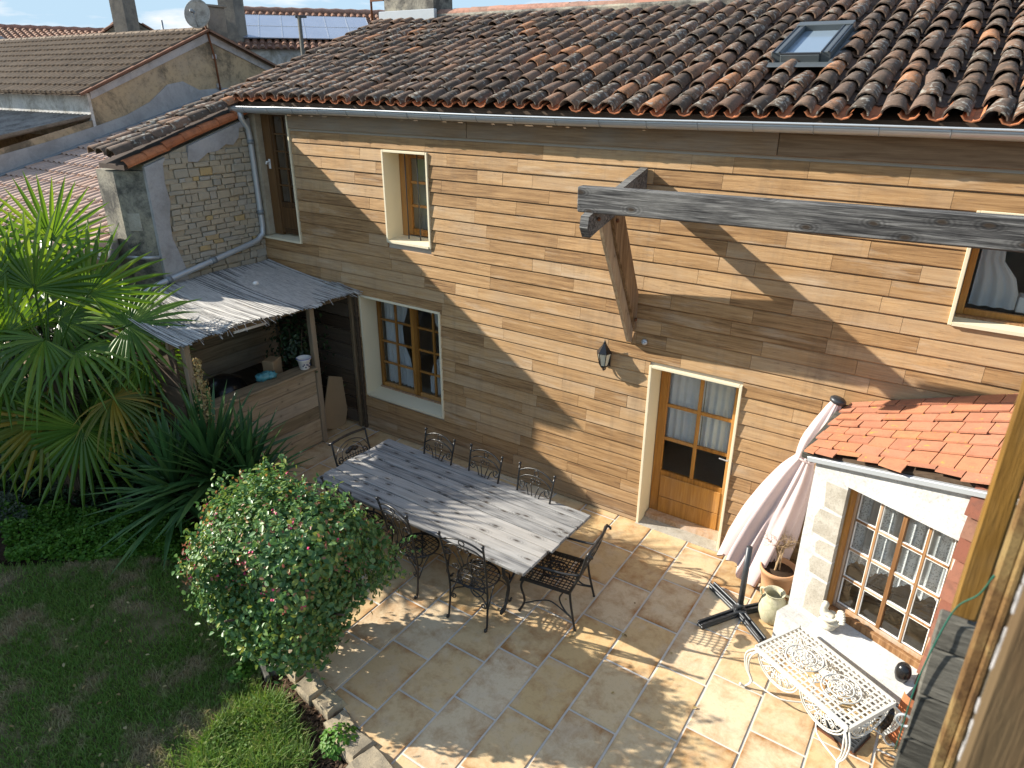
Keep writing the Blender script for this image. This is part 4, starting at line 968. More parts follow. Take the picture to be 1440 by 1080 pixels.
# lean-to of corrugated sheet on its side
mb = MB(); n = 84; vs = []; fs = []
for i in range(n * 4 + 1):
    x = GX - 14 * i / (n * 4); dz = .05 * math.cos(i * PI / 2)
    vs += [(x, 1.26, 4.36 + dz), (x, -1.0, 3.96 + dz)]
for i in range(n * 4): fs.append((2 * i, 2 * i + 1, 2 * i + 3, 2 * i + 2))
mb.add(vs, fs, True); mb.bb(-21, GX, -1.02, -.94, 2.5, 3.92); mb.obj('corrugated_roof', 'corrugated', gab)
mb = MB(); mb.bb(GX - .42, GX - .05, 4.46, 4.98, 5.5, 6.68, .015); mb.bb(GX - .46, GX - .01, 4.42, 5.02, 6.68, 6.73, .01); mb.obj('chimney', 'chimney', gab)
sat_dish('weathered grey satellite dish on a rusty mast at the gable peak', (GX + .12, 4.12, 6.47), (.55, -.80, .28), .30, [(GX + .06, 4.45, 4.85), (GX + .06, 4.42, 5.6), (GX + .06, 4.28, 6.4)], None)
for z in (4.95, 5.6):
    mb = MB(); mb.box((GX + .03, 4.44, z), (.06, .1, .1), None, .01); mb.obj('mast_bracket', 'plaster_grey', gab)
# ------------------------------------------------------------------ far houses
def far_house(name, label, o, e, b, le, dep, ze, zr, m='tile_far', pitch=.26, wall='plaster_white'):
    t = thing(name, label, 'house', o); o, e, b = V(o), V(e).normalized(), V(b).normalized()
    mb = MB(); P = [o, o + e * le, o + e * le + b * dep * 2, o + b * dep * 2]
    mb.prism([(p.x, p.y, -.1) for p in P], (0, 0, ze + .1))
    mb.add([P[0] + V((0, 0, ze)), P[3] + V((0, 0, ze)), o + b * dep + V((0, 0, zr))], [(0, 1, 2)]); mb.add([P[1] + V((0, 0, ze)), P[2] + V((0, 0, ze)), P[1] + b * dep + V((0, 0, zr))], [(0, 1, 2)])
    mb.obj('wall', wall, t)
    s = b * dep + V((0, 0, zr - ze)); ov = .25
    corr_roof('roof_tiles', t, m, P[0] - s.normalized() * ov + V((0, 0, ze + .03)) - e * .15, e, s, le + .3, s.length + ov, pitch, .8, .4)
    s2 = -b * dep + V((0, 0, zr - ze)); corr_roof('roof_tiles', t, m, P[3] - s2.normalized() * ov + V((0, 0, ze + .03)) - e * .15, e, s2, le + .3, s2.length + ov, pitch, .8, .8)
    mb = MB(); a, c = o + b * dep + V((0, 0, zr + .05)), o + b * dep + e * le + V((0, 0, zr + .05)); mb.tube([lerp(a, c, k / 30) + V((0, 0, .03 * (k % 2))) for k in range(31)], .13, 6); mb.obj('ridge_tiles', 'ridge', t)
    return t, s
so, se, sb = (-15.4, 9.9, 0), V((.64, .77, 0)), V((-.77, .64, 0))
sol, ss = far_house('solar_house', 'distant house with orange tiles and a long row of solar panels', so, se, sb, 9.0, 4.2, 6.15, 7.62, 'tile_far')
sn = se.cross(ss).normalized(); sn = sn if sn.z > 0 else -sn; sd = ss.normalized()
for i in range(7):
    for j in range(2):
        p = V(so) + V((0, 0, 6.15)) + se * (.3 + i * .84) + sd * (.55 + j * 1.42); q = p + se * .82
        mb = MB(); c = (p + q) / 2 + sd * .7 + sn * .16; R = Matrix((se, sd, sn)).transposed(); mb.box(c, (.82, 1.38, .04), R, .01); pn = mb.obj('solar_panel', 'solar', sol)
        mb = MB()
        for a_, b_, w_ in (((-.41, -.69), (.41, -.69), .022), ((-.41, .69), (.41, .69), .022), ((-.41, -.69), (-.41, .69), .022), ((.41, -.69), (.41, .69), .022)): mb.bar(c + R @ V((*a_, .022)), c + R @ V((*b_, .022)), w_, .01, sn)
        mb.obj('panel_frame', 'silver', pn)
def chim(name, c, w, d, z0, z1, rz, m, par, cap=True):
    mb = MB(); R = Matrix.Rotation(rz, 3, 'Z'); mb.box((c[0], c[1], (z0 + z1) / 2), (w, d, z1 - z0), R, .02)
    if cap: mb.box((c[0], c[1], z1 + .04), (w + .12, d + .12, .08), R, .02)
    return mb.obj(name, m, par)
chim('chimney', (-15.2, 11.2), .68, .6, 6.2, 8.4, .3, 'chimney', sol); chim('chimney', (-15.75, 10.72), .34, .34, 6.2, 7.2, .3, 'brick', sol)
fl, fs_ = far_house('long_tiled_house', 'distant long house with red brown tile roof against the sky', (-24.0, 3.6, 0), V((.30, .954, 0)), V((-.954, .30, 0)), 8.3, 4.0, 6.25, 7.0, 'tile_far')
chim('chimney', (-16.9, 8.1), .62, .55, 5.5, 8.6, .25, 'chimney', fl)
fg, _ = far_house('small_gable_house', 'small distant gable with red tiles beside the tall grey chimney', (-18.8, 8.2, 0), V((-.9, .43, 0)), V((.43, .9, 0)), 5, .95, 6.55, 7.2, 'tile_far', wall='plaster_dirty')
mb = MB(); mb.tube([(-19.4, 4.5, 5.2), (-19.4, 4.5, 6.2)], .5, 14); mb.ball((-19.4, 4.5, 6.2), (.75, .75, .3), 14, 8); mb.obj('round_tank', 'plaster_grey', label='rounded grey tank top at the left behind the brown roof', cat='tank')
pl = thing('utility_pole', 'thin grey utility pole with a cross cap behind the tiled ridge', 'pole', (-5.6, 6.0, 0))
mb = MB(); mb.tube([(-5.6, 6.0, -.1), (-5.6, 6.0, 6.5)], .05, 8); mb.obj('pole', 'grey_board', pl)
mb = MB(); mb.bar((-5.68, 5.95, 6.5), (-5.45, 6.10, 6.5), .06, .06, bev=.01); mb.obj('cross_arm', 'dark_metal', pl)
an = thing('tv_aerial', 'small tangle of tv aerials behind the brown roof ridge', 'aerial', (-13.0, 7.0, 0))
mb = MB(); mb.tube([(-13, 7, 5), (-13, 7, 6.75)], .03, 6)
for k in range(6): mb.bar((-13.35, 6.7 + .12 * k, 6.4 + .04 * (k % 3)), (-12.7, 6.8 + .12 * k, 6.45), .02, .02)
mb.bar((-13.2, 6.6, 6.42), (-12.8, 7.5, 6.5), .03, .03); mb.obj('mast', 'zinc_dull', an)
mb = MB(); p0, p1 = V((-9.8, 24, 10.5)), V((-4, 18.0, 7.6))
mb.tube([lerp(p0, p1, k / 12) - V((0, 0, .25 * math.sin(PI * k / 12))) for k in range(13)], .012, 5); mb.obj('overhead_cable', 'black', label='thin overhead cable crossing the sky to the chimney', cat='cable')
# tree behind the ridge
tr = thing('tree', 'green tree crown showing above the main roof ridge', 'tree', (-1.2, 19, 0))
mb = MB(); mb.tube([(-1.2, 19, -.1), (-1.1, 19, 3), (-1.3, 19.1, 6.2)], [.3, .22, .12], 8)
for k in range(6): a = k * 1.05; mb.tube([(-1.1, 19, 3.4 + .3 * k), (-1.1 + 1.1 * math.cos(a), 19 + 1.1 * math.sin(a), 5.2 + .2 * k)], [.1, .04], 6)
mb.obj('trunk', 'bark', tr)
P = []; Nn = []
for k in range(22):
    c = V((-1.2 + U(-2.1, 2.1), 19 + U(-1.6, 1.6), 6.3 + U(-1.0, .95)))
    for _ in range(210):
        v = V((random.gauss(0, 1), random.gauss(0, 1), random.gauss(0, .8))); v *= U(.35, .7) / max(v.length, .3); P.append(c + v); Nn.append(v + V((0, 0, .4)))
put('crown', leaf_cloud('crown', P, Nn, rng.uniform(.10, .18, len(P)), 'tree_leaf'), tr, kind='stuff')

# ------------------------------------------------------------------ unseen building added at left, outside the frame, to shade the lawn
gb = thing('unseen_shade_building', 'unseen plastered building added outside the frame to shade the lawn', 'building', (-3.6, -7.2, 0))
mb = MB(); mb.bb(-5.0, -2.3, -10.5, -4.55, -.1, 3.75, .02); mb.obj('wall', 'plaster_tan', gb)
corr_roof('roof_tiles', gb, 'tile_brown', (-2.1, -10.6, 3.72), (0, 1, 0), (-1.5, 0, .42), 6.1, 1.55, .22, .9, .36); corr_roof('roof_tiles', gb, 'tile_brown', (-5.1, -10.6, 3.72), (0, 1, 0), (1.5, 0, .42), 6.1, 1.55, .22, .9, .36)

# ------------------------------------------------------------------ white annexe with the lace window
ann = thing('white_annexe', 'small whitewashed annexe with orange flat tile roof, stone quoins and lace curtained window', 'annexe', (9.6, -.9, 0))
EC = V((8.69, -.96, 0)); ED = V((.9225, -.386, 0)); EN = V((-.386, -.9225, 0))
ER = Matrix((ED, -EN, V((0, 0, 1)))).transposed()
def E(u, o, z): return EC + ED * u + EN * o + V((0, 0, z))
def ebox(mb, u0, u1, o0, o1, z0, z1, bev=0.0):
    return mb.box(E((u0 + u1) / 2, (o0 + o1) / 2, (z0 + z1) / 2), (u1 - u0, o1 - o0, z1 - z0), ER, bev)
def zr(p): return 2.20 + .33 * (p.x - 8.75) + .122 * p.y
def ztop(u): return zr(E(u, 0, 0)) - .10
mb = MB()
mb.prism([E(0, 0, -.05), E(.335, 0, -.05), E(.335, 0, ztop(.335)), E(0, 0, ztop(0))], -EN * .25)
mb.prism([E(.336, -.001, 1.87), E(1.29, -.001, 1.87), E(1.29, -.001, ztop(1.29)), E(.336, -.001, ztop(.336))], -EN * .25)
mb.prism([E(.336, -.002, -.05), E(1.29, -.002, -.05), E(1.29, -.002, .40), E(.336, -.002, .40)], -EN * .25)
mb.prism([E(1.262, -.003, .40), E(1.289, -.003, .40), E(1.289, -.003, 1.87), E(1.262, -.003, 1.87)], -EN * .20)
q0 = E(0.001, -.25, 0); mb.prism([(q0.x, q0.y, -.05), (q0.x + .25, q0.y, -.05), (8.98, -.05, -.05), (8.73, -.05, -.05)], (0, 0, 2.0))
mb.prism([E(1.75, -.02, -.05), E(1.75, -.02, 2.3), V((10.6, -.06, 2.3)), V((10.6, -.06, -.05))], (.2, .05, 0))
mb.obj('wall', 'white_wall', ann)
for (a, b, u0, u1) in [(.42, .82, .17, .335), (.845, 1.05, .13, .335), (1.075, 1.24, .16, .335), (1.265, 1.55, .10, .335), (1.575, 1.84, .15, .335)]:
    mb = MB(); P = []
    n = 6; z0, z1 = a, b
    pol = [(u0 + U(-.02, .02), z0 + .01), (.338, z0), (.338, z1), (u0 + U(-.03, .03), z1 - .01), (u0 - U(0, .03), (z0 + z1) / 2 + .03)]
    mb.prism([E(u, -.245, z) for u, z in pol], EN * (.245 + U(.004, .012))); mb.obj('quoin_stone', 'quoin', ann)
mb = MB(); mb.prism([E(.34, .20, .40), E(1.285, .20, .40), E(1.285, -.20, .52), E(.34, -.20, .52), ], (0, 0, -.10)); mb.prism([E(.0, .005, -.04), E(1.285, .005, -.04), E(1.285, .005, .30), E(.0, .005, .35)], EN * .17); mb.obj('sill', 'white_wall', ann)
# window
def eglaz():
    u0, u1, z0, z1, o = .325, 1.262, .53, 1.88, -.13; T = .05; fr = .055; mw = .026
    mb = MB(); ebox(mb, u0, u0 + fr, o - T, o, z0, z1, .004); ebox(mb, u1 - fr, u1, o - T, o, z0, z1, .004); ebox(mb, u0 + fr, u1 - fr, o - T, o, z1 - fr, z1, .004); ebox(mb, u0 + fr, u1 - fr, o - T, o - .001, z0, z0 + fr, .004)
    ebox(mb, u0, u1, o + .002, o + .05, z0 - .055, z0 + .022, .008)
    w = mb.obj('window', 'frame_worn', ann)
    mb = MB(); ebox(mb, .3365, .362, -.128, -.045, .53, 1.866, .003); mb.obj('casing', 'frame', w)
    ua, ub, za, zb = u0 + fr, u1 - fr, z0 + fr, z1 - fr
    mb = MB()
    for i in range(1, 4):
        c = ua + (ub - ua) * i / 4; ebox(mb, c - mw / 2 - (.006 if i == 2 else 0), c + mw / 2 + (.006 if i == 2 else 0), o - T + .006, o - .006, za, zb, .003)
    for j in range(1, 4):
        c = za + (zb - za) * j / 4
        for i in range(4): ebox(mb, ua + (ub - ua) * i / 4 + mw / 2, ua + (ub - ua) * (i + 1) / 4 - mw / 2, o - T + .009, o - .009, c - mw / 2, c + mw / 2, .003)
    mb.obj('glazing_bar', 'frame_worn', w)
    for i in range(4):
        for j in range(4):
            a, b = ua + (ub - ua) * i / 4 + .012, ua + (ub - ua) * (i + 1) / 4 - .012; c, d = za + (zb - za) * j / 4 + .012, za + (zb - za) * (j + 1) / 4 - .012
            mb = MB(); ebox(mb, a, b, o - .032, o - .028, c, d); mb.obj('pane', 'glass', w)
            mb = MB(); t = .007
            ebox(mb, a, a + t, o - .027, o - .012, c, d); ebox(mb, b - t, b, o - .027, o - .012, c, d); ebox(mb, a + t, b - t, o - .027, o - .012, c, c + t); ebox(mb, a + t, b - t, o - .027, o - .012, d - t, d); mb.obj('putty', 'white_paint', w)
    # lace curtain
    vs = []; fs = []; n = 80; R = 9
    for j in range(R):
        for i in range(n + 1):
            s = i / n; u = .36 + .88 * s; t = j / (R - 1); bot = .96 + .10 * abs(math.sin(s * PI * 4)) - .02 * abs(math.sin(s * PI * 28)) + .08 * s; z = 1.86 + (bot - 1.86) * t
            vs.append(E(u, -.235 + .022 * math.sin(s * 2 * PI * 9 + .8 * t), z))
    for j in range(R - 1):
        for i in range(n): a = j * (n + 1) + i; fs.append((a, a + 1, a + n + 2, a + n + 1))
    mb = MB(); mb.add(vs, fs, True); mb.obj('lace_curtain', 'lace', w)
eglaz()
# brick edge right of the window: stacked, uneven
for k in range(12):
    z = .0 + k * .195; u0 = 1.275 + U(-.012, .012); h = .235; lo = .055 + U(0, .012); hi = .012; mb = MB()
    mb.prism([E(u0, lo - .022, z), E(u0, lo + .004, z - .004), E(u0, lo, z + .02), E(u0, hi + .004, z + h), E(u0, hi - .012, z + h)], ED * .26); mb.obj('hung_tile', 'brick', ann)
mb = MB(); ebox(mb, 1.295, 1.50, -.19, .015, 0, 2.25); mb.obj('brick_mortar', 'mortar', ann)
# zinc flashing and verge board
mb = MB(); a, b = E(-.06, .035, 0), E(1.62, .035, 0); mb.bar((a.x, a.y, zr(a) - .055), (b.x, b.y, zr(b) - .055), .05, .05, bev=.006); mb.obj('eave_flashing', 'zinc', ann)
mb = MB(); a, b = E(-.05, .05, 0), V((8.76, -.05, 0)); mb.bar((a.x, a.y, zr(a) - .035), (b.x, b.y, zr(b) - .035), .14, .07, bev=.01); mb.obj('verge_board', 'grey_board', ann)
A_, D_ = E(-.07, .08, 0), E(1.85, .08, 0); B_, C_ = V((8.77, -.035, 0)), V((10.75, -.035, 0))
for p in (A_, B_, C_, D_): p.z = zr(p)
mb = MB(); mb.prism([bil(A_, D_, C_, B_, s, t) - V((0, 0, .05)) for s, t in ((.03, .06), (1, .06), (1, 1), (.03, 1))], (0, 0, .03)); mb.obj('roof_deck', 'shed_dark', ann)
NR = 8
for j in range(NR):
    s = (0.0 if j % 2 else -.012); gone = {(0, 2), (0, 5), (0, 6)}
    i = 0
    while s < 1.0:
        w = (.1 if s > .02 or j % 2 else .055) * U(.9, 1.1); s1 = min(s + w, 1.02)
        if True:
            t0 = j / NR - (.01 if j else 0) + U(-.012, .012) + (.055 if (j, i) in gone else 0); t1 = min((j + 1.35) / NR, 1.0)
            lift0, lift1 = .026 + U(0, .014), .002; sk1 = U(-.008, .008) if j else U(-.03, .03)
            pts_ = [bil(A_, D_, C_, B_, s + .002 , t0) + V((0, 0, lift0)), bil(A_, D_, C_, B_, s1 - .002, t0 + sk1) + V((0, 0, lift0 + U(-.004, .004))), bil(A_, D_, C_, B_, s1 - .002, t1) + V((0, 0, lift1)), bil(A_, D_, C_, B_, s + .002, t1) + V((0, 0, lift1))]
            mb = MB(); mb.prism(pts_, (0, 0, .016)); mb.obj('roof_tile', 'tile_orange', ann)
        s = s1; i += 1

# ------------------------------------------------------------------ timber bracket and beam on the facade
br = thing('timber_bracket', 'massive weathered beam on a braced timber bracket, fixed high on the clad wall', 'timber beam', (6.4, -.02, 2.4))
mb = MB(); mb.bar((6.27, -1.15, 4.095), (11.6, -1.06, 4.175), .11, .235, bev=.012); mb.obj('beam', 'beam', br)
mb = MB(); mb.prism([(6.36, -.03, 4.06), (6.36, -.03, 4.28), (6.36, -1.09, 4.02), (6.36, -1.28, 3.96), (6.36, -1.30, 3.86), (6.36, -1.24, 3.76), (6.36, -1.1, 3.80)], (.085, 0, 0)); mb.obj('arm', 'beam', br)
mb = MB(); mb.prism([(6.37, -.035, 2.36), (6.37, -.035, 2.96), (6.37, -.58, 3.96), (6.37, -.95, 3.86), (6.37, -.88, 3.70), (6.37, -.10, 2.38)], (.04, 0, 0)); mb.obj('brace', 'brace', br)
mb = MB(); mb.prism([(6.413, -.033, 2.52), (6.413, -.033, 2.93), (6.413, -.56, 3.94), (6.413, -.78, 3.88), (6.413, -.66, 3.6), (6.413, -.06, 2.55)], (.035, 0, 0)); mb.obj('brace', 'brace', br)

for (p, nm) in (((6.355, -1.12, 3.92), 'arm'), ((6.355, -.70, 3.84), 'brace'), ((6.355, -.10, 2.66), 'wall')):
    mb = MB(); mb.tube([p, V(p) + V((-.018, 0, 0))], .022, 8); mb.obj('bolt_head', 'rust', br)
    mb = MB(); q = V((6.46 if nm != 'brace' else 6.452, p[1], p[2])); mb.tube([q, q + V((.016, 0, 0))], .02, 8); mb.obj('bolt_nut', 'rust', br)
# ------------------------------------------------------------------ reed roofed garden bar
sh = thing('garden_bar', 'open garden bar with bleached reed roof and plank counter in the corner', 'garden bar', (1.0, -1.4, 0))
for (x, y, h) in ((1.76, -.74, 2.2), (1.76, -2.68, 2.24)):
    mb = MB(); mb.bar((x, y, 0), (x, y, h), .085, .085, (1, 0, 0), .008); mb.obj('post', 'post', sh)
mb = MB(); mb.bar((1.86, -.035, 0), (1.86, -.035, 2.2), .09, .06, (1, 0, 0), .008); mb.obj('post', 'post', sh)
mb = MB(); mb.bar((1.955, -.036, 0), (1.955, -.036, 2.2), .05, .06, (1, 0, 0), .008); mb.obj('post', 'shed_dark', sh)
mb = MB(); mb.bar((1.77, -2.9, 2.22), (1.77, .0, 2.165), .06, .11, bev=.008); mb.obj('front_beam', 'post', sh)
mb = MB()
for y, x0 in ((-.08, .05), (-1.5, .05), (-2.75, .95)): mb.bar((x0, y, 2.36 - .07 * x0), (1.95, y, 2.22), .06, .08, bev=.006)
mb.obj('rafter', 'post', sh)
for k in range(6):
    mb = MB(); y0 = -.70; z = .02 + k * .198; mb.bb(1.735 + U(-.004, .004), 1.765, -2.62, y0, z, z + .192, .006); mb.obj('counter_board', 'shed', sh)
mb = MB(); mb.bb(1.58, 1.86, -2.64, -.79, 1.225, 1.262, .008); mb.obj('counter_top', 'shed', sh)
for k in range(10):
    mb = MB(); z = .05 + k * .22; mb.bb(.05, .08, -2.8, -.1, z, z + .214, .005); mb.obj('back_board', 'shed', sh)
    mb = MB(); mb.bb(.1, 1.79, -.028, -.030 - .022, z, z + .214, .004); mb.obj('shade_side_board', 'shed_dark', sh)  # dark boards laid over the facade to stand in for its deep shade
for k in range(8):
    mb = MB(); z = .05 + k * .26; mb.bb(.1, 1.7, -2.80, -2.77, z, z + .254, .005); mb.obj('shade_end_board', 'shed_dark', sh)  # coloured dark to stand in for the shaded inside of the bar
mb = MB(); mb.bb(.09, .65, -2.5, -.5, .80, .84, .005); mb.bar((.1, -1.6, 1.55), (.1, -.5, 1.62), .06, .08); mb.obj('shelf', 'shed_dark', sh)
# reeds along x
mb = MB()
NRD = 300
for i in range(NRD):
    t = i / (NRD - 1); yb = -.045 - t * 2.86
    xb = max(.06, 1.0 * (-yb - 1.7) / 1.2 + U(-.06, .06)); zb_ = 2.465 - .03 * t + .01 * math.sin(yb * 5)
    xf = 2.0 + .04 * math.sin(yb * 4) + .025 * math.sin(yb * 13) + U(-.05, .05); zf = 2.235 + .05 * t + .022 * math.sin(yb * 3.1 + 1) + .010 * math.sin(yb * 9)
    pts_ = []
    yj = U(-.006, .006)
    for q in range(5):
        s = q / 4; pts_.append((xb + (xf - xb) * s, yb + yj + U(-.003, .003), zb_ + (zf - zb_) * s - .045 * math.sin(PI * s) * (.4 + .6 * math.sin(yb * 2.3) ** 2) + U(-.004, .004)))
    mb.tube(pts_, U(.0045, .0085), 4, cap=False)
for i in range(40):
    y = U(-2.85, -.1); x = 1.95 + U(-.1, .05); mb.tube([(x, y, 2.27), (x + U(.05, .16), y + U(-.05, .05), 2.22 + U(-.03, .03))], .004, 3)
for i in range(16):
    y = -.06 + U(-.1, .03); mb.tube([(1.3 + U(0, .4), y, 2.33), (2.02 + U(0, .13), y + U(-.03, .04), 2.22 + U(-.03, .05))], .005, 4)
mb.obj('reed_roof', 'reed', sh, kind='stuff')
mb = MB(); mb.prism([(1.02, -2.86, 2.335), (.08, -1.72, 2.44), (.08, -.05, 2.452), (1.93, -.05, 2.225), (1.93, -2.88, 2.27)], (0, 0, -.004)); mb.obj('roof_backing', 'reed', sh)
mb = MB(); mb.tube([(1.70, -1.95, 2.10), (1.70, -1.45, 2.09)], .022, 10); mb.bb(1.68, 1.72, -1.96, -1.44, 2.11, 2.14, .004); mb.obj('tube_lamp', 'white_paint', label='white tube lamp under the front beam of the garden bar', cat='lamp')
mb = MB(); mb.ball((1.05, -1.05, 2.452), (.04, .05, .03), 8, 5); mb.obj('white_pebble', 'white_paint', label='small white lump lying on the reed roof', cat='stone')
# things in the bar
fp = thing('flower_pot', 'white flower pot painted with small blue and green flowers on the counter end', 'flower pot', (1.74, -.93, 1.262))
mb = MB(); mb.lathe([(.062, 1.262), (.068, 1.27), (.09, 1.40), (.103, 1.41), (.104, 1.435), (.094, 1.435), (.09, 1.40), (.02, 1.39)], (1.74, -.93, 0), 22); mb.obj('pot', 'white_paint', fp)
mb = MB(); mb.tube([(1.74 + .104 * math.cos(a * PI / 12), -.93 + .104 * math.sin(a * PI / 12), 1.43) for a in range(24)], .006, 5, True); mb.obj('rim', mat_plain('blue_glaze', (.08, .12, .38), .3), fp)
mb = MB()
for k in range(9):
    a = -.9 + k * .22; r = .083; mb.ball((1.74 + r * math.cos(a), -.93 + r * math.sin(a), 1.33 + .025 * math.sin(k * 2.3)), .011, 6, 4)
mb.obj('painted_flowers', mat_plain('flower_glaze', (.05, .07, .16), .4), fp)
bp = thing('potted_bush', 'dark leafy pot plant standing inside the garden bar', 'plant', (1.15, -.62, 0))
mb = MB(); mb.lathe([(.12, 0), (.17, .3), (.15, .3), (.0, .27)], (1.15, -.62, 0.01), 16); mb.obj('pot', 'terracotta', bp)
mb = MB()
for k in range(7): a = k * .9; mb.tube([(1.15, -.62, .25), (1.15 + .1 * math.cos(a), -.62 + .1 * math.sin(a), 1.0), (1.15 + .25 * math.cos(a), -.62 + .22 * math.sin(a), 1.75)], [.02, .014, .006], 5)
mb.obj('stem', 'bark', bp)
P = []; Nn = []
for _ in range(900):
    v = V((random.gauss(0, .2), random.gauss(0, .18), max(-.8, min(.62, random.gauss(0, .33))))); P.append(V((1.2, -.62, 1.42)) + v); Nn.append(v + V((0.1, 0, .1)))
P = [p for p in P]; put('foliage', leaf_cloud('foliage', P, Nn, rng.uniform(.05, .09, len(P)), 'dark_leaf'), bp, kind='stuff')
gr_ = thing('barbecue', 'black barbecue standing inside the garden bar', 'barbecue', (.95, -1.75, 0))
mb = MB(); mb.lathe([(.05, .75), (.26, .85), (.32, 1.0), (.32, 1.03), (.25, 1.17), (.1, 1.24), (.0, 1.25)], (.95, -1.75, 0), 20); mb.obj('bowl', 'black', gr_)
mb = MB()
for a in (0.3, 2.4, 4.5): mb.tube([(.95 + .2 * math.cos(a), -1.75 + .2 * math.sin(a), .84), (.95 + .34 * math.cos(a), -1.75 + .34 * math.sin(a), .0)], .014, 6)
mb.obj('leg', 'dark_metal', gr_)
mb = MB(); mb.ball((1.62, -1.55, 1.32), (.07, .11, .065), 14, 9); mb.ball((1.64, -1.44, 1.31), (.065, .09, .05), 12, 8)
o = mb.obj('plastic_bag', 'bag', label='crumpled teal plastic bag on the bar counter', cat='bag')
for vtx in o.data.vertices: vtx.co += V((U(-.02, .02), U(-.02, .02), U(-.015, .022)))
for vtx in o.data.vertices: vtx.co.z = max(vtx.co.z, 1.263)
mb = MB(); mb.box((1.30, -1.15, 1.24), (.18, .24, .30), Matrix.Rotation(.4, 3, 'Z'), .01); mb.box((1.30, -1.15, .55), (.3, .4, 1.1), None, .01); mb.obj('cardboard_box', 'card', label='brown cardboard box stacked behind the bar counter', cat='box')
mb = MB(); mb.bar((1.58, -.40, .01), (1.50, -.08, .78), .5, .025, (1, 0, 0), .005); mb.obj('leaning_board', 'card', label='pale board leaning in the opening beside the bar', cat='board')

# ------------------------------------------------------------------ wrought iron helpers
def spiral(c, e, f, r0, turns, a0=0.0, sgn=1, n=18, r1=.25):
    c, e, f = V(c), V(e), V(f); out = []
    for i in range(n + 1):
        t = i / n; a = a0 + sgn * turns * 2 * PI * t; r = r0 * (1 - (1 - r1) * t); out.append(c + e * (r * math.cos(a)) + f * (r * math.sin(a)))
    return out
def curve(pts, n=6):
    """Catmull-Rom through points"""
    P = [V(p) for p in pts]; P = [P[0] * 2 - P[1]] + P + [P[-1] * 2 - P[-2]]; out = []
    for i in range(1, len(P) - 2):
        for k in range(n):
            t = k / n; a, b, c, d = P[i - 1], P[i], P[i + 1], P[i + 2]
            out.append(.5 * ((2 * b) + (c - a) * t + (2 * a - 5 * b + 4 * c - d) * t * t + (3 * b - a - 3 * c + d) * t ** 3))
    return out + [P[-2]]
EX, EY, EZ = V((1, 0, 0)), V((0, 1, 0)), V((0, 0, 1))

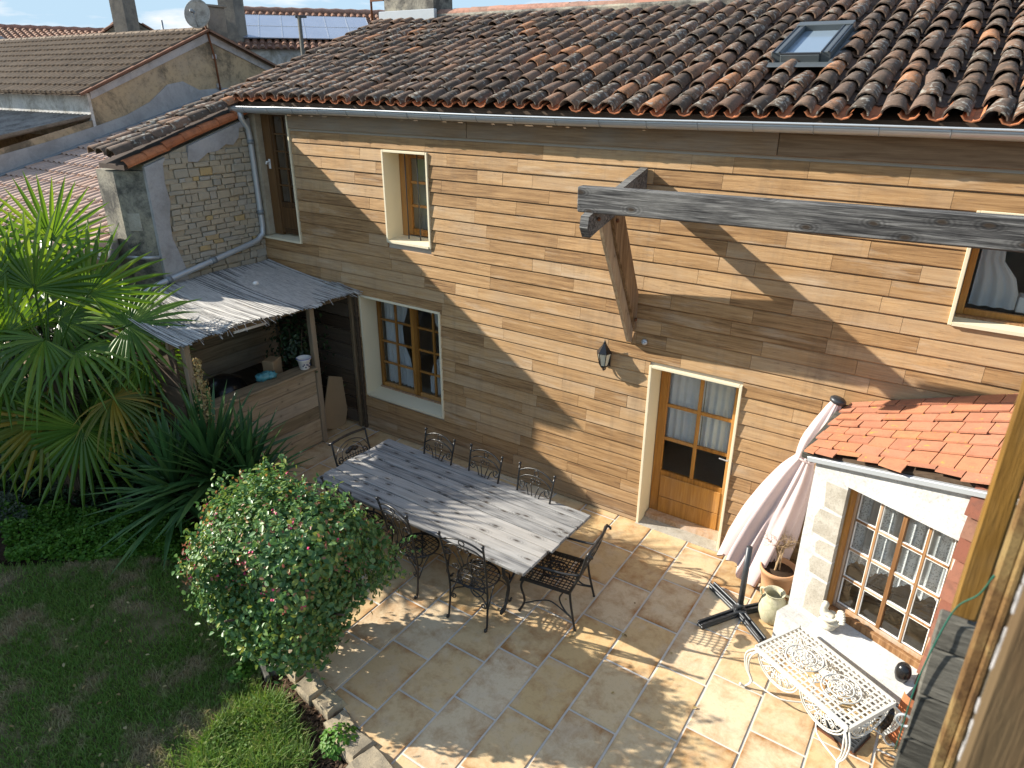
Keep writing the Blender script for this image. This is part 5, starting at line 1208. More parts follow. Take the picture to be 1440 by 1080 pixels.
def side_chair(label):
    t = thing('iron_chair', label, 'chair', (0, 0, 0), 'wrought iron chairs round the long table'); I = 'iron'
    for s in (-1, 1):
        mb = MB(); pts = curve([(.225 * s, -.235, .028), (.226 * s, -.225, .08), (.22 * s, -.205, .25), (.222 * s, -.205, .45), (.232 * s, -.25, .76), (.245 * s, -.315, 1.06)], 4)
        mb.tube(pts, .0115, 7); mb.tube(spiral((.225 * s, -.258, .026), EY, EZ, .026, .8, 0, -1, 10), .011, 6); mb.ball((.246 * s, -.32, 1.08), .02, 8, 6); mb.ball((.242 * s, -.305, 1.025), .014, 7, 5); mb.obj('leg', I, t)
        mb = MB(); mb.tube(curve([(.2 * s, .19, .43), (.235 * s, .235, .37), (.225 * s, .22, .22), (.215 * s, .205, .1), (.23 * s, .235, .025), (.24 * s, .265, .03)], 4), .0115, 7)
        mb.tube(spiral((.238 * s, .258, .032), EY, EZ, .02, .8, 0, 1, 8), .009, 6); mb.tube(spiral((.195 * s, .2, .34), EX, EZ, .035, 1.2, 0, s), .007, 5); mb.obj('leg', I, t)
    mb = MB(); mb.tube([(.22 * math.cos(a * PI / 14), .0 + .215 * math.sin(a * PI / 14), .445) for a in range(28)], .011, 6, True)
    for k in range(-3, 4):
        d = k * .055; l = math.sqrt(max(.001, .215 ** 2 - d * d)); mb.tube([(d, -l, .446), (d, l, .446)], .005, 4); mb.tube([(-l, d, .450), (l, d, .450)], .005, 4)
    mb.tube([(.08 * math.cos(a * PI / 9), .08 * math.sin(a * PI / 9), .453) for a in range(18)], .007, 5, True)
    mb.tube([(-.222, -.205, .44), (-.1, -.20, .445), (.1, -.20, .445), (.222, -.205, .44)], .009, 5); mb.obj('seat', I, t)
    # back: two arches, ring, scrolls, bars
    def bp(x, z): return V((x, -.205 - .11 * max(0, (z - .45) / .55) ** 1.3, .45 + (z - .45) * 1.105))
    mb = MB()
    mb.tube(curve([bp(-.24, .95), bp(-.13, 1.0), bp(0, 1.02), bp(.13, 1.0), bp(.24, .95)], 5), .010, 6)
    mb.tube(curve([bp(-.235, .87), bp(-.14, .925), bp(0, .945), bp(.14, .925), bp(.235, .87)], 5), .008, 6)
    ex, ez = EX, (bp(0, .95) - bp(0, .85)).normalized()
    mb.tube([bp(0, .98) + ex * (.032 * math.cos(a * PI / 7)) + ez * (.032 * math.sin(a * PI / 7)) for a in range(14)], .006, 5, True)
    for s in (-1, 1):
        mb.tube(spiral(bp(.18 * s, .825), ex * s, ez, .055, 1.4, .6, -1, 22), .0065, 5)
        mb.tube(spiral(bp(.045 * s, .90), ex * s, ez, .034, 1.2, 2.4, 1, 16), .006, 5)
        mb.tube(curve([bp(.125 * s, .83), bp(.09 * s, .78), bp(.055 * s, .65), bp(.085 * s, .55), bp(.06 * s, .45)], 5), .007, 5)
        mb.tube(curve([bp(.06 * s, .86), bp(.025 * s, .72), bp(.07 * s, .6), bp(.12 * s, .5), bp(.2 * s, .46)], 5), .006, 5)
        mb.tube(spiral(bp(.13 * s, .66), ex * s, ez, .045, 1.3, 2.0, 1, 18), .006, 5); mb.tube(spiral(bp(.10 * s, .53), ex * s, ez, .035, 1.2, 4.0, -1, 16), .006, 5)
    mb.obj('backrest', I, t)
    mb = MB()
    for s in (-1, 1):
        mb.tube(curve([(.222 * s, -.205, .25), (.16 * s, -.20, .36), (.05 * s, -.2, .42)], 5), .007, 5); mb.tube(spiral((.175 * s, -.205, .27), EX * s, EZ, .035, 1.2, 0, -1, 16), .006, 5)
        mb.tube(curve([(.222 * s, -.2, .22), (.21 * s, -.1, .36), (.2 * s, .0, .43), (.205 * s, .12, .36), (.22 * s, .21, .24)], 5), .007, 5)
    mb.tube([(.085 * math.cos(a * PI / 10), -.03 + .02 * math.sin(a * PI / 10), .31 + .105 * math.sin(a * PI / 10)) for a in range(20)], .008, 5, True)
    mb.obj('brace', I, t)
    return t

def arm_chair(label):
    t = thing('iron_armchair', label, 'armchair', (0, 0, 0), 'wrought iron armchairs at the table ends'); I = 'iron'
    mb = MB(); z = .44
    mb.bar((-.27, -.25, z), (.27, -.25, z), .02, .035); mb.bar((-.27, .27, z), (.27, .27, z), .02, .035); mb.bar((-.27, -.25, z), (-.27, .27, z), .02, .035); mb.bar((.27, -.25, z), (.27, .27, z), .02, .035)
    for k in range(1, 12): mb.bar((-.27 + .54 * k / 12, -.25, z + .008 - .012 * math.sin(PI * k / 12)), (-.27 + .54 * k / 12, .27, z + .008 - .012 * math.sin(PI * k / 12)), .010, .006)
    for k in range(1, 12): mb.bar((-.27, -.25 + .52 * k / 12, z + .012), (.27, -.25 + .52 * k / 12, z + .012), .010, .006)
    mb.tube([(.13 * math.cos(a * PI / 12), .01 + .13 * math.sin(a * PI / 12), z + .018) for a in range(24)], .009, 5, True)
    for k in range(6): a = k * PI / 3; mb.tube(spiral((.07 * math.cos(a), .01 + .07 * math.sin(a), z + .018), EX, EY, .045, 1.2, a, 1, 12), .007, 4)
    mb.obj('seat', I, t)
    def bp(x, s):   # s along the back, 0 seat .. 1 top
        return V((x, -.25 - .16 * s - .02 * math.sin(PI * s), .44 + .50 * s))
    mb = MB()
    for s in (-1, 1):
        mb.tube([bp(.27 * s, k / 8) for k in range(9)] + [V((.27 * s, -.44, .955)), V((.27 * s, -.465, .945)), V((.27 * s, -.465, .925))], .013, 7)
    top = [V((-.28 + .56 * k / 10, -.425 - .02 * math.sin(PI * k / 10), .955 + .012 * math.sin(PI * k / 10))) for k in range(11)]
    mb.tube(top, .016, 7)
    # basket lattice of the back
    for k in range(9):
        x = -.16 + .04 * k; mb.tube([bp(x * (.75 + .3 * q / 5), .06 + .50 * q / 5 + (.06 * math.cos(x * 9) if q == 5 else 0)) for q in range(6)], .006, 4)
    for q in range(8):
        s_ = .08 + .065 * q; w = .135 + .006 * q * 1.3; mb.tube([bp(-w + 2 * w * k / 8, s_ + .03 * math.cos(PI * (k / 8 - .5))) for k in range(9)], .006, 4)
    for s in (-1, 1):
        mb.tube(curve([bp(.16 * s, .58), bp(.2 * s, .62), bp(.23 * s, .56), bp(.225 * s, .48)], 5), .007, 5); mb.tube(spiral(bp(.205 * s, .5), EX * s, EZ, .035, 1.2, 0, 1), .006, 5)
        mb.tube(curve([bp(.26 * s, .62), bp(.2 * s, .82), bp(.08 * s, .93), bp(.0 * s, .95)], 5), .006, 5); mb.tube(curve([bp(.17 * s, .56), bp(.14 * s, .76), bp(.04 * s, .86)], 5), .005, 5)
    mb.ball(bp(0, .72), (.06, .02, .035), 8, 5); mb.ball(bp(.06, .68), (.05, .018, .03), 7, 5); mb.ball(bp(-.06, .68), (.05, .018, .03), 7, 5); mb.obj('backrest', I, t)
    for s in (-1, 1):
        mb = MB(); mb.tube(curve([bp(.275 * s, .5), (.285 * s, -.18, .665), (.285 * s, .05, .66), (.283 * s, .22, .665), (.28 * s, .285, .63), (.275 * s, .27, .585), (.27 * s, .235, .6)], 5), .013, 7); mb.tube(curve([(.283 * s, .2, .66), (.275 * s, .15, .55), (.27 * s, .2, .45)], 5), .010, 6); mb.obj('armrest', I, t)
        mb = MB(); mb.tube(curve([(.25 * s, .25, .43), (.265 * s, .28, .33), (.25 * s, .245, .15), (.27 * s, .29, .02)], 5), .0125, 7); mb.ball((.27 * s, .295, .018), .018, 7, 5); mb.obj('leg', I, t)
        mb = MB(); mb.tube(curve([(.26 * s, -.25, .45), (.265 * s, -.27, .3), (.275 * s, -.30, .15), (.285 * s, -.33, .015)], 5), .0125, 7); mb.ball((.285 * s, -.33, .016), .017, 7, 5); mb.obj('leg', I, t)
        mb = MB(); mb.tube(curve([(.255 * s, .26, .11), (.21 * s, .1, .17), (.20 * s, -.02, .20), (.215 * s, -.15, .16), (.272 * s, -.295, .13)], 5), .008, 5)
        mb.tube(curve([(.25 * s, -.18, .42), (.22 * s, -.13, .28), (.235 * s, -.2, .17), (.275 * s, -.30, .14)], 5), .0095, 5); mb.obj('stretcher', I, t)
    return t

# ------------------------------------------------------------------ table and chairs
tb = thing('dining_table', 'long dining table of silvered planks set for eight iron chairs', 'table', (5.05, -1.83, 0))
TR = Matrix.Rotation(math.radians(-1.4), 3, 'Z')
for k in range(8):
    y = -.622 + .1585 * (k + .5); e0, e1 = U(-.02, .02), U(-.015, .03)
    mb = MB(); c = V((5.055 + (e0 + e1) / 2, -1.835, .742 + U(-.002, .002))) + TR @ V((0, y, 0)); mb.box(c, (3.03 + e1 - e0, .146, .036), TR, .005); mb.obj('board', 'table', tb)
mb = MB()
for x in (-1.2, 0, 1.2): mb.box(V((5.055, -1.835, .705)) + TR @ V((x, 0, 0)), (.09, 1.12, .035), TR, .004)
mb.obj('batten', 'table', tb)
for sx in (-1, 1):
    for sy in (-1, 1):
        o = V((5.055 + 1.15 * sx, -1.835 + .42 * sy, 0)); mb = MB()
        mb.tube(curve([o + V((0, 0, .69)), o + V((0, .07 * sy, .52)), o + V((0, -.02 * sy, .28)), o + V((0, .05 * sy, .06)), o + V((0, .11 * sy, .03))], 6), .018, 8)
        mb.tube(spiral(o + V((0, .09 * sy, .045)), EY * sy, EZ, .035, 1.0, -1.0, 1), .013, 6); mb.tube(spiral(o + V((0, .03 * sy, .58)), EY * sy, EZ, .06, 1.4, 0, 1), .010, 6)
        mb.obj('leg', 'iron', tb)
for sx in (-1, 1):
    x = 5.055 + 1.15 * sx; mb = MB(); mb.tube(curve([(x, -1.835 - .42, .3), (x, -1.835 - .2, .42), (x, -1.835, .25), (x, -1.835 + .2, .42), (x, -1.835 + .42, .3)], 6), .012, 6); mb.obj('stretcher', 'iron', tb)
sc_ = side_chair('iron chair on the lawn side of the table, half hidden behind the round shrub')
sc_.location = (4.30, -2.40, 0); sc_.rotation_euler = (0, 0, math.radians(-6))
dup(sc_, (5.12, -2.38, 0), math.radians(-10), 'middle wrought iron chair of the three on the shrub side of the table')
dup(sc_, (5.96, -2.42, 0), math.radians(6), 'wrought iron chair on the open paving side, nearest the armchair with lattice seat')
dup(sc_, (4.42, -1.48, 0), PI + math.radians(-5), 'wrought iron chair between table and wall, under the cream framed window')
dup(sc_, (5.14, -1.50, 0), PI + math.radians(-6), 'wrought iron chair between table and wall, middle one of that row')
dup(sc_, (5.87, -1.53, 0), PI + math.radians(-5), 'wrought iron chair between table and wall, the one closest to the glazed door')
ac = arm_chair('wrought iron armchair with lattice seat pulled out at the sunny right end of the table')
ac.location = (6.58, -1.90, 0); ac.rotation_euler = (0, 0, math.radians(98))
dup(ac, (3.78, -1.70, 0), math.radians(-94), 'wrought iron armchair at the shaded far end of the table, by the garden bar')

# ------------------------------------------------------------------ white iron bench table
bt = thing('white_iron_table', 'low white wrought iron table with pierced scroll top before the lace window', 'table', (9.18, -1.86, 0))
BC = V((9.18, -1.86, 0)); ba = math.radians(-28.5); BR = Matrix.Rotation(ba, 3, 'Z')
def B(x, y, z): return BC + BR @ V((x, y, z))
mb = MB(); HX, HY, Z = .485, .275, .49
for a, b in (((-HX, -HY), (HX, -HY)), ((HX, -HY), (HX, HY)), ((HX, HY), (-HX, HY)), ((-HX, HY), (-HX, -HY))): mb.bar(B(*a, Z - .012), B(*b, Z - .012), .024, .042)
nx_, ny_ = 20, 11
for i in range(1, nx_):
    x = -HX + 2 * HX * i / nx_
    for (y0, y1) in ([(-HY, HY)] if abs(x) > .36 else [(-HY, -.155), (.155, HY)]): mb.bar(B(x, y0, Z), B(x, y1, Z), .015, .006)
for j in range(1, ny_):
    y = -HY + 2 * HY * j / ny_
    for (x0, x1) in ([(-HX, HX)] if abs(y) > .15 else [(-HX, -.355), (.355, HX)]): mb.bar(B(x0, y, Z + .003), B(x1, y, Z + .003), .015, .006)
for cx in (-.19, .19):
    for r in (.155, .10): mb.tube([B(cx + r * math.cos(a * PI / 14), r * math.sin(a * PI / 14), Z + .004) for a in range(28)], .007, 5, True)
    for k in range(10):
        a = k * PI / 5; mb.tube(spiral(B(cx + .127 * math.cos(a), .127 * math.sin(a), Z + .002), BR @ EX, BR @ EY, .026, 1.3, a, 1 if k % 2 else -1, 12), .0065, 4)
    for k in range(6):
        a = k * PI / 3 + .3; mb.tube(spiral(B(cx + .055 * math.cos(a), .055 * math.sin(a), Z + .002), BR @ EX, BR @ EY, .042, 1.3, a, -1, 12), .007, 4)
    mb.ball(B(cx, 0, Z), (.025, .025, .01), 8, 4)
for k in range(26):
    a = U(0, 6.28); x = random.choice([U(-.36, .36), U(-.05, .05)]); y = U(-.15, .15); mb.tube(spiral(B(x, y, Z), BR @ EX, BR @ EY, U(.02, .04), 1.1, a, 1, 10), .0065, 4)
mb.obj('table_top', 'white_iron', bt)
for sy, n in ((-1, 2), (1, 2)):
    mb = MB()
    for cx in (-.235, .235):
        for r in (.225, .20, .10): mb.tube([B(cx + r * math.cos(PI + PI * k / 14), sy * (HY - .01), Z - .03 + r * .85 * math.sin(PI + PI * k / 14)) for k in range(15)], .007, 5)
        for k in range(1, 10): a = PI + PI * k / 10; mb.tube([B(cx + .06 * math.cos(a), sy * (HY - .01), Z - .03 + .05 * math.sin(a)), B(cx + .205 * math.cos(a + .1), sy * (HY - .01), Z - .03 + .17 * math.sin(a + .1))], .006, 4)
        for k in range(6): a = PI + PI * (k + .5) / 6; mb.tube(spiral(B(cx + .15 * math.cos(a), sy * (HY - .01), Z - .03 + .125 * math.sin(a)), BR @ EX, EZ, .025, 1.2, a, 1, 10), .006, 4)
    mb.obj('apron', 'white_iron', bt)
for sx in (-1, 1):
    mb = MB()
    for r in (.24, .21, .11): mb.tube([B(sx * (HX - .01), r * math.cos(PI + PI * k / 14), Z - .03 + r * .8 * math.sin(PI + PI * k / 14)) for k in range(15)], .007, 5)
    for k in range(1, 12): a = PI + PI * k / 12; mb.tube([B(sx * (HX - .01), .07 * math.cos(a), Z - .03 + .05 * math.sin(a)), B(sx * (HX - .01), .22 * math.cos(a + .12), Z - .03 + .17 * math.sin(a + .12))], .0065, 4)
    mb.obj('apron', 'white_iron', bt)
for sx in (-1, 1):
    for sy in (-1, 1):
        mb = MB()
        for q in (-1, 0, 1):
            ox, oy = (.035 * q, 0) if q else (0, 0)
            mb.tube(curve([B(sx * (HX - .05 + .03 * abs(q)) + ox * .5, sy * (HY - .015) + oy, Z - .02), B(sx * (HX + .035) + ox * .8, sy * (HY + .035), Z - .11), B(sx * (HX + .03) + ox * .5, sy * (HY + .03), Z - .26), B(sx * (HX - .015) + ox * .2, sy * (HY - .0), .10), B(sx * (HX + .02), sy * (HY + .03), .02), B(sx * (HX + .045), sy * (HY + .055), .03)], 5), .0085, 5)
        mb.ball(B(sx * (HX + .047), sy * (HY + .057), .03), .016, 7, 5); mb.obj('leg', 'white_iron', bt)
mb = MB()
for sy in (-1, 1): mb.tube(curve([B(-HX + .01, sy * HY, .10), B(-.2, sy * .2, .10), B(0, 0, .11) + V((0, 0, 0)), B(.2, sy * .2, .10), B(HX - .01, sy * HY, .10)], 5), .008, 5)
mb.obj('stretcher', 'white_iron', bt)

# boot scraper grid beneath, tile and bag by the brick edge
gt = thing('boot_scraper', 'dark cast iron boot scraper on the paving under the white table', 'boot scraper', (9.43, -1.90, 0))
R2 = Matrix.Rotation(math.radians(-18), 3, 'Z'); mb = MB()
for k in range(7): mb.box(V((9.43, -1.90, .03)) + R2 @ V((0, -.12 + .04 * k, 0)), (.34, .012, .05), R2, .002)
for k in range(2): mb.box(V((9.43, -1.90, .03)) + R2 @ V((-.165 + .33 * k, 0, 0)), (.014, .27, .055), R2, .002)
mb.obj('grid', 'dark_metal', gt)
mb = MB(); mb.box(V((9.43, -1.90, .006)), (.36, .29, .012), R2, .003); mb.obj('tray', 'rust', gt)
tt = MB(); P = E(1.36, .22, 0); t_ = cover_mesh(.46, .11, .09, 8, .014, 3); Mt = Matrix.Translation(P) @ Matrix.Rotation(math.radians(-20), 4, 'Z') @ Matrix.Rotation(math.radians(84), 4, 'X')
tt.add([Mt @ V(v) for v in t_.v], t_.f); tt.obj('spare_tile', 'tile_eave', label='orange canal tile stood upright against the brick edge of the annexe', cat='roof tile')
mb = MB(); P = E(1.22, .22, 0); mb.lathe([(.05, .0), (.075, .05), (.085, .22), (.07, .25), (.06, .25), (.0, .2)], P, 14); o = mb.obj('black_pot', 'black', label='black plastic pot on the paving behind the white table', cat='pot')

# dove, egg on the sill
dv = thing('stone_dove', 'cream cast stone dove with raised fan tail on the white window sill', 'figurine', tuple(E(.44, .08, .46)))
zb = .462
def D(u, o, z): return E(.47 + u, .075 + o, zb + z)
mb = MB(); mb.lathe([(.060, 0), (.066, .012), (.058, .03), (.045, .05), (.03, .07), (.0, .075)], D(0, 0, 0), 18)
pts = curve([D(.085, 0, .13), D(.055, 0, .095), D(.0, 0, .09), D(-.055, .0, .125), D(-.07, 0, .175), D(-.064, 0, .215), D(-.075, 0, .235), D(-.098, 0, .232)], 5)
rr = [.018, .026, .034, .041, .047, .052, .055, .058, .060, .060, .060, .058, .056, .053, .050, .047, .043, .039, .035, .033, .031, .030, .030, .031, .032, .032, .031, .029, .026, .022, .017, .012, .008, .005, .003, .002]
mb.tube(pts, [rr[min(int(i * len(rr) / len(pts)), len(rr) - 1)] for i in range(len(pts))], 14)
mb.obj('body', 'dove', dv)
mb = MB()
for k in range(9):
    a = math.radians(30 + 11 * k); ln = .135 - .003 * abs(k - 4)
    c0 = D(.055, 0, .09); tip = D(.055 + ln * .62 * math.cos(a) + .03, .055 * math.cos(a + .6), .09 + ln * math.sin(a) * 1.05); mb.bar(c0, tip, .022, .034, tuple(EN), .008)
mb.obj('tail', 'dove', dv)
for s in (-1, 1):
    mb = MB(); mb.tube(curve([D(-.045, .05 * s, .125), D(.0, .06 * s, .115), D(.05, .05 * s, .13), D(.085, .035 * s, .155)], 4), [.016, .022, .026, .027, .027, .026, .024, .022, .02, .016, .012, .008, .004][:13], 8); mb.obj('wing', 'dove', dv)
mb = MB(); c = E(1.185, .10, .535); mb.lathe([(.03, -.085), (.048, -.078), (.062, -.03), (.064, .01), (.055, .05), (.036, .075), (.0, .085)], c, 18); o = mb.obj('black_egg', 'black', label='glossy black egg shaped ornament at the right end of the sill', cat='ornament')

# ------------------------------------------------------------------ parasol, its base, planter and jar
pa = thing('closed_parasol', 'closed faded pink parasol leaning against the clad wall beside the annexe', 'parasol', (8.25, -.28, 0))
P0, P1 = V((8.10, -.31, .14)), V((8.66, -.16, 2.24)); ax = (P1 - P0).normalized(); sx_ = ax.cross(EY).normalized(); sy_ = ax.cross(sx_)
vs = []; fs = []; n = 96; rings = 26; ph = [U(0, 6) for _ in range(4)]
for j in range(rings):
    t = j / (rings - 1); c = P0.lerp(P1, t)
    prof = [(0, .27), (.12, .265), (.3, .235), (.45, .19), (.60, .135), (.66, .10), (.685, .078), (.71, .095), (.78, .115), (.88, .095), (.96, .07), (1, .05)]
    for q in range(len(prof) - 1):
        if prof[q][0] <= t <= prof[q + 1][0]: r = prof[q][1] + (prof[q + 1][1] - prof[q][1]) * (t - prof[q][0]) / (prof[q + 1][0] - prof[q][0])
    for k in range(n):
        a = 2 * PI * k / n; am = .30 * min(1, (1 - t) * 2.2) + .06
        f = 1 + am * (.62 * math.sin(6 * a + ph[0] + 1.1 * t) + .38 * math.sin(11 * a + ph[1] - 2.0 * t) + .22 * math.sin(17 * a + ph[2] + 3 * t))
        rr = r * f; dz = 0
        if j == 0: dz = .07 * math.sin(3 * a + ph[3]) + .05 * math.sin(7 * a)
        elif j == 1: dz = .03 * math.sin(3 * a + ph[3])
        vs.append(c + sx_ * (rr * math.cos(a) * 1.0) + sy_ * (rr * math.sin(a) * .80) + ax * dz)
for j in range(rings - 1):
    for k in range(n): fs.append((j * n + k, j * n + (k + 1) % n, (j + 1) * n + (k + 1) % n, (j + 1) * n + k))
for i, v in enumerate(vs):
    if v.y > -.05: v.y = -.05
mb = MB(); mb.add(vs, fs, True); mb.obj('canopy', 'fabric', pa)
mb = MB(); mb.tube([P0.lerp(P1, -.10), P0.lerp(P1, 1.02)], .022, 10); mb.obj('pole', 'dark_metal', pa)
q = ax.to_track_quat('Z', 'Y').to_matrix(); mb = MB(); mb.lathe([(.055, -.01), (.075, .0), (.078, .03), (.06, .045), (.0, .05)], P1, 18, q); mb.obj('cap', 'dark_metal', pa)
mb = MB(); c = P0.lerp(P1, .685); mb.tube([c + sx_ * (.086 * math.cos(a * PI / 12)) + sy_ * (.072 * math.sin(a * PI / 12)) for a in range(24)], .013, 5, True); mb.obj('strap', 'fabric', pa)
mb = MB()
for a in (2.75, 3.3, 4.2, 5.2): e_ = sx_ * math.cos(a) + sy_ * math.sin(a) * .7; mb.tube([P0.lerp(P1, -.03) + e_ * .28, P0.lerp(P1, .42) + e_ * .16], .009, 5)
mb.tube([V((7.86, -.16, .10)), V((8.09, -.11, .75))], .012, 6); mb.obj('rib', 'dark_metal', pa)
pb = thing('parasol_base', 'dark steel cross shaped parasol base with upright tube on the paving', 'parasol base', (8.24, -.95, 0))
BP = V((8.24, -.95, 0))
for (x, y) in ((7.86, -.70), (7.97, -1.38), (8.57, -1.24), (8.52, -.62)):
    e_ = V((x, y, 0)); d_ = (e_ - BP).normalized(); mb = MB(); w_ = V((-d_.y, d_.x, 0))
    a_ = BP + d_ * .05
    mb.bar(a_ + V((0, 0, .018)), e_ + V((0, 0, .018)), .085, .035, bev=.004); mb.bar(a_ + V((0, 0, .05)) + w_ * .026, e_ + V((0, 0, .05)) + w_ * .026, .024, .032, bev=.004); mb.bar(a_ + V((0, 0, .05)) - w_ * .026, e_ + V((0, 0, .05)) - w_ * .026, .024, .032, bev=.004); mb.obj('foot', 'dark_metal', pb)
mb = MB(); mb.box(BP + V((0, 0, .055)), (.13, .13, .03), Matrix.Rotation(.5, 3, 'Z'), .006); mb.tube([BP + V((0, 0, .03)), BP + V((0.0, 0, .84))], .030, 16)
mb.lathe([(.034, .0), (.034, .06)], BP + V((0, 0, .08)), 14)
for k in range(3): mb.ball(BP + V((.05 * math.cos(k * 2.1), .05 * math.sin(k * 2.1), .075)), .012, 6, 4)
mb.obj('tube', 'dark_metal', pb)
pn = thing('terracotta_planter', 'terracotta planter with a dried out leafless shrub beside the closed parasol', 'planter', (8.46, -.42, 0))
PC = (8.47, -.50, 0); mb = MB(); mb.lathe([(.115, 0), (.125, .01), (.15, .18), (.152, .185), (.153, .2), (.175, .36), (.187, .365), (.19, .41), (.172, .412), (.165, .36), (.0, .35)], PC, 28); mb.obj('pot', 'terracotta', pn)
mb = MB(); mb.lathe([(.0, .352), (.166, .352), (.15, .366), (.0, .372)], PC, 18); mb.obj('soil', 'soil', pn)
mb = MB()
def twig(p, d, ln, r, lev):
    q_ = p + d * ln + V((U(-.02, .02), U(-.02, .02), 0)); mid = (p + q_) / 2 + V((U(-.015, .015), U(-.015, .015), U(-.01, .015))); mb.tube([p, mid, q_], [r, r * .85, r * .7], 4, cap=False)
    if lev > 0:
        for _ in range(random.choice([2, 3, 3])):
            nd = (d + V((random.gauss(0, .6), random.gauss(0, .6), random.gauss(.05, .45)))).normalized(); twig(mid.lerp(q_, U(.3, 1)), nd, ln * U(.55, .85), r * .62, lev - 1)
for k in range(3): twig(V(PC) + V((U(-.04, .04), U(-.04, .04), .36)), V((U(-.3, .3), U(-.3, .3), 1)).normalized(), .20, .011, 4)
mb.obj('twigs', 'twig', pn)
jr = thing('stoneware_jar', 'olive cream glazed jar with wide mouth at the annexe corner', 'jar', (8.54, -.86, 0))
mb = MB(); mb.lathe([(.075, 0), (.10, .02), (.132, .12), (.137, .19), (.118, .265), (.086, .305), (.082, .325), (.10, .35), (.106, .358), (.098, .36), (.076, .33), (.078, .3), (.10, .25), (.0, .2)], (8.535, -.86, 0), 28); mb.obj('body', 'jar', jr)
for s in (-1, 1): mb = MB(); mb.tube(curve([(8.535 + .09 * s, -.86 + .04, .33), (8.535 + .145 * s, -.86 + .05, .31), (8.535 + .13 * s, -.86 + .045, .235)], 5), .013, 7); mb.obj('handle', 'jar', jr)

# ------------------------------------------------------------------ lantern and sensor
ln = thing('wall_lantern', 'black six sided wall lantern with frosted panes on the cladding', 'lantern', (6.1, -.03, 2.05))
LC = V((6.11, -.115, 2.02)); 
def hexr(r, z): return [LC + V((r * math.cos(k * PI / 3 + .2), r * math.sin(k * PI / 3 + .2), z)) for k in range(6)]
def frust(mb, r0, z0, r1, z1):
    vs = hexr(r0, z0) + hexr(r1, z1); mb.add(vs, [(k, (k + 1) % 6, (k + 1) % 6 + 6, k + 6) for k in range(6)] + [tuple(range(6))[::-1], tuple(range(6, 12))])
mb = MB(); frust(mb, .088, .185, .03, .265); frust(mb, .092, .172, .088, .185); frust(mb, .03, .265, .018, .29); mb.ball(LC + V((0, 0, .30)), .016, 8, 6); mb.tube([LC + V((0, 0, .30)), LC + V((0, 0, .335))], [.008, .003], 6); mb.obj('roof', 'black', ln)
mb = MB(); frust(mb, .045, .0, .05, .015); frust(mb, .015, -.03, .045, .0); mb.ball(LC + V((0, 0, -.04)), .014, 8, 5)
for k in range(6): mb.bar(hexr(.05, .015)[k], hexr(.085, .172)[k], .008, .008)
mb.obj('frame', 'black', ln)
mb = MB(); frust(mb, .045, .018, .079, .170); mb.obj('pane', mat_plain('frosted_glass', (.55, .53, .42), .35, 0, .05), ln)
mb = MB(); mb.bb(6.06, 6.16, -.042, -.028, 2.0, 2.16, .006); mb.tube(curve([(6.11, -.035, 2.05), (6.11, -.07, 1.97), (6.11, -.115, 1.985)], 5), .009, 6); mb.obj('bracket', 'black', ln)
sn_ = MB(); sn_.lathe([(.035, 0), (.035, .02), (.02, .03), (.0, .032)], (6.565, -.03, 2.395), 14, Matrix.Rotation(PI / 2, 3, 'X')); sn_.ball((6.565, -.06, 2.39), .022, 8, 6); sn_.obj('outdoor_sensor', 'zinc', label='small round grey sensor at the foot of the timber brace', cat='sensor')

# ------------------------------------------------------------------ timbers close to the camera
ts = thing('timber_screen', 'close upright ochre and grey stained timbers along the right edge of the view', 'timber screen', (9.72, -5.3, 0))
z = 0.0
while z < 3.70:
    h = .168; mb = MB(); mb.bb(9.640 + U(-.003, .003), 9.86, -5.215, -5.17, z, min(z + h - .004, 3.80), .005); mb.obj('grey_board', 'grey_board', ts); z += h
mb = MB(); mb.bar((9.689, -5.195, 3.82), (9.689, -5.195, 5.9), .05, .060, (1, 0, 0), .006); mb.obj('ochre_post', 'ochre', ts)
mb = MB(); mb.bar((9.716, -5.40, 0), (9.716, -5.40, 5.9), .05, .028, (1, 0, 0), .005); mb.obj('stained_post', 'moss_timber', ts)
mb = MB(); mb.bar((9.738, -5.415, 0), (9.738, -5.415, 5.9), .035, .02, (1, 0, 0), .006); mb.obj('stained_post', 'moss_timber', ts)
mb = MB(); mb.bar((9.735, -5.96, 0), (9.735, -5.96, 5.9), .035, .115, (1, 0, 0), .008); mb.obj('worn_plank', 'worn_wood', ts)
for k in range(14):
    z = U(3.95, 4.5); mb = MB(); y0 = -5.975 + U(0, .018); mb.bb(9.675, 9.679, y0, y0 + U(.004, .014), z, z + U(.012, .07), .0008); mb.obj('paint_flake', 'plaster_grey', ts)
mb = MB(); mb.tube(curve([(9.70, -5.42, 4.10), (9.69, -5.36, 4.0), (9.665, -5.24, 3.86), (9.645, -5.23, 3.72), (9.632, -5.225, 3.55), (9.63, -5.22, 3.3)], 6), .0022, 5); mb.obj('green_wire', 'green_wire', label='thin green wire strung across the grey boards', cat='wire')
mb = MB(); mb.tube(spiral((9.632, -5.20, 3.40), EX, EZ, .022, .9, .5, 1, 14, .9), .004, 6); mb.obj('wire_hook', 'zinc', ts)

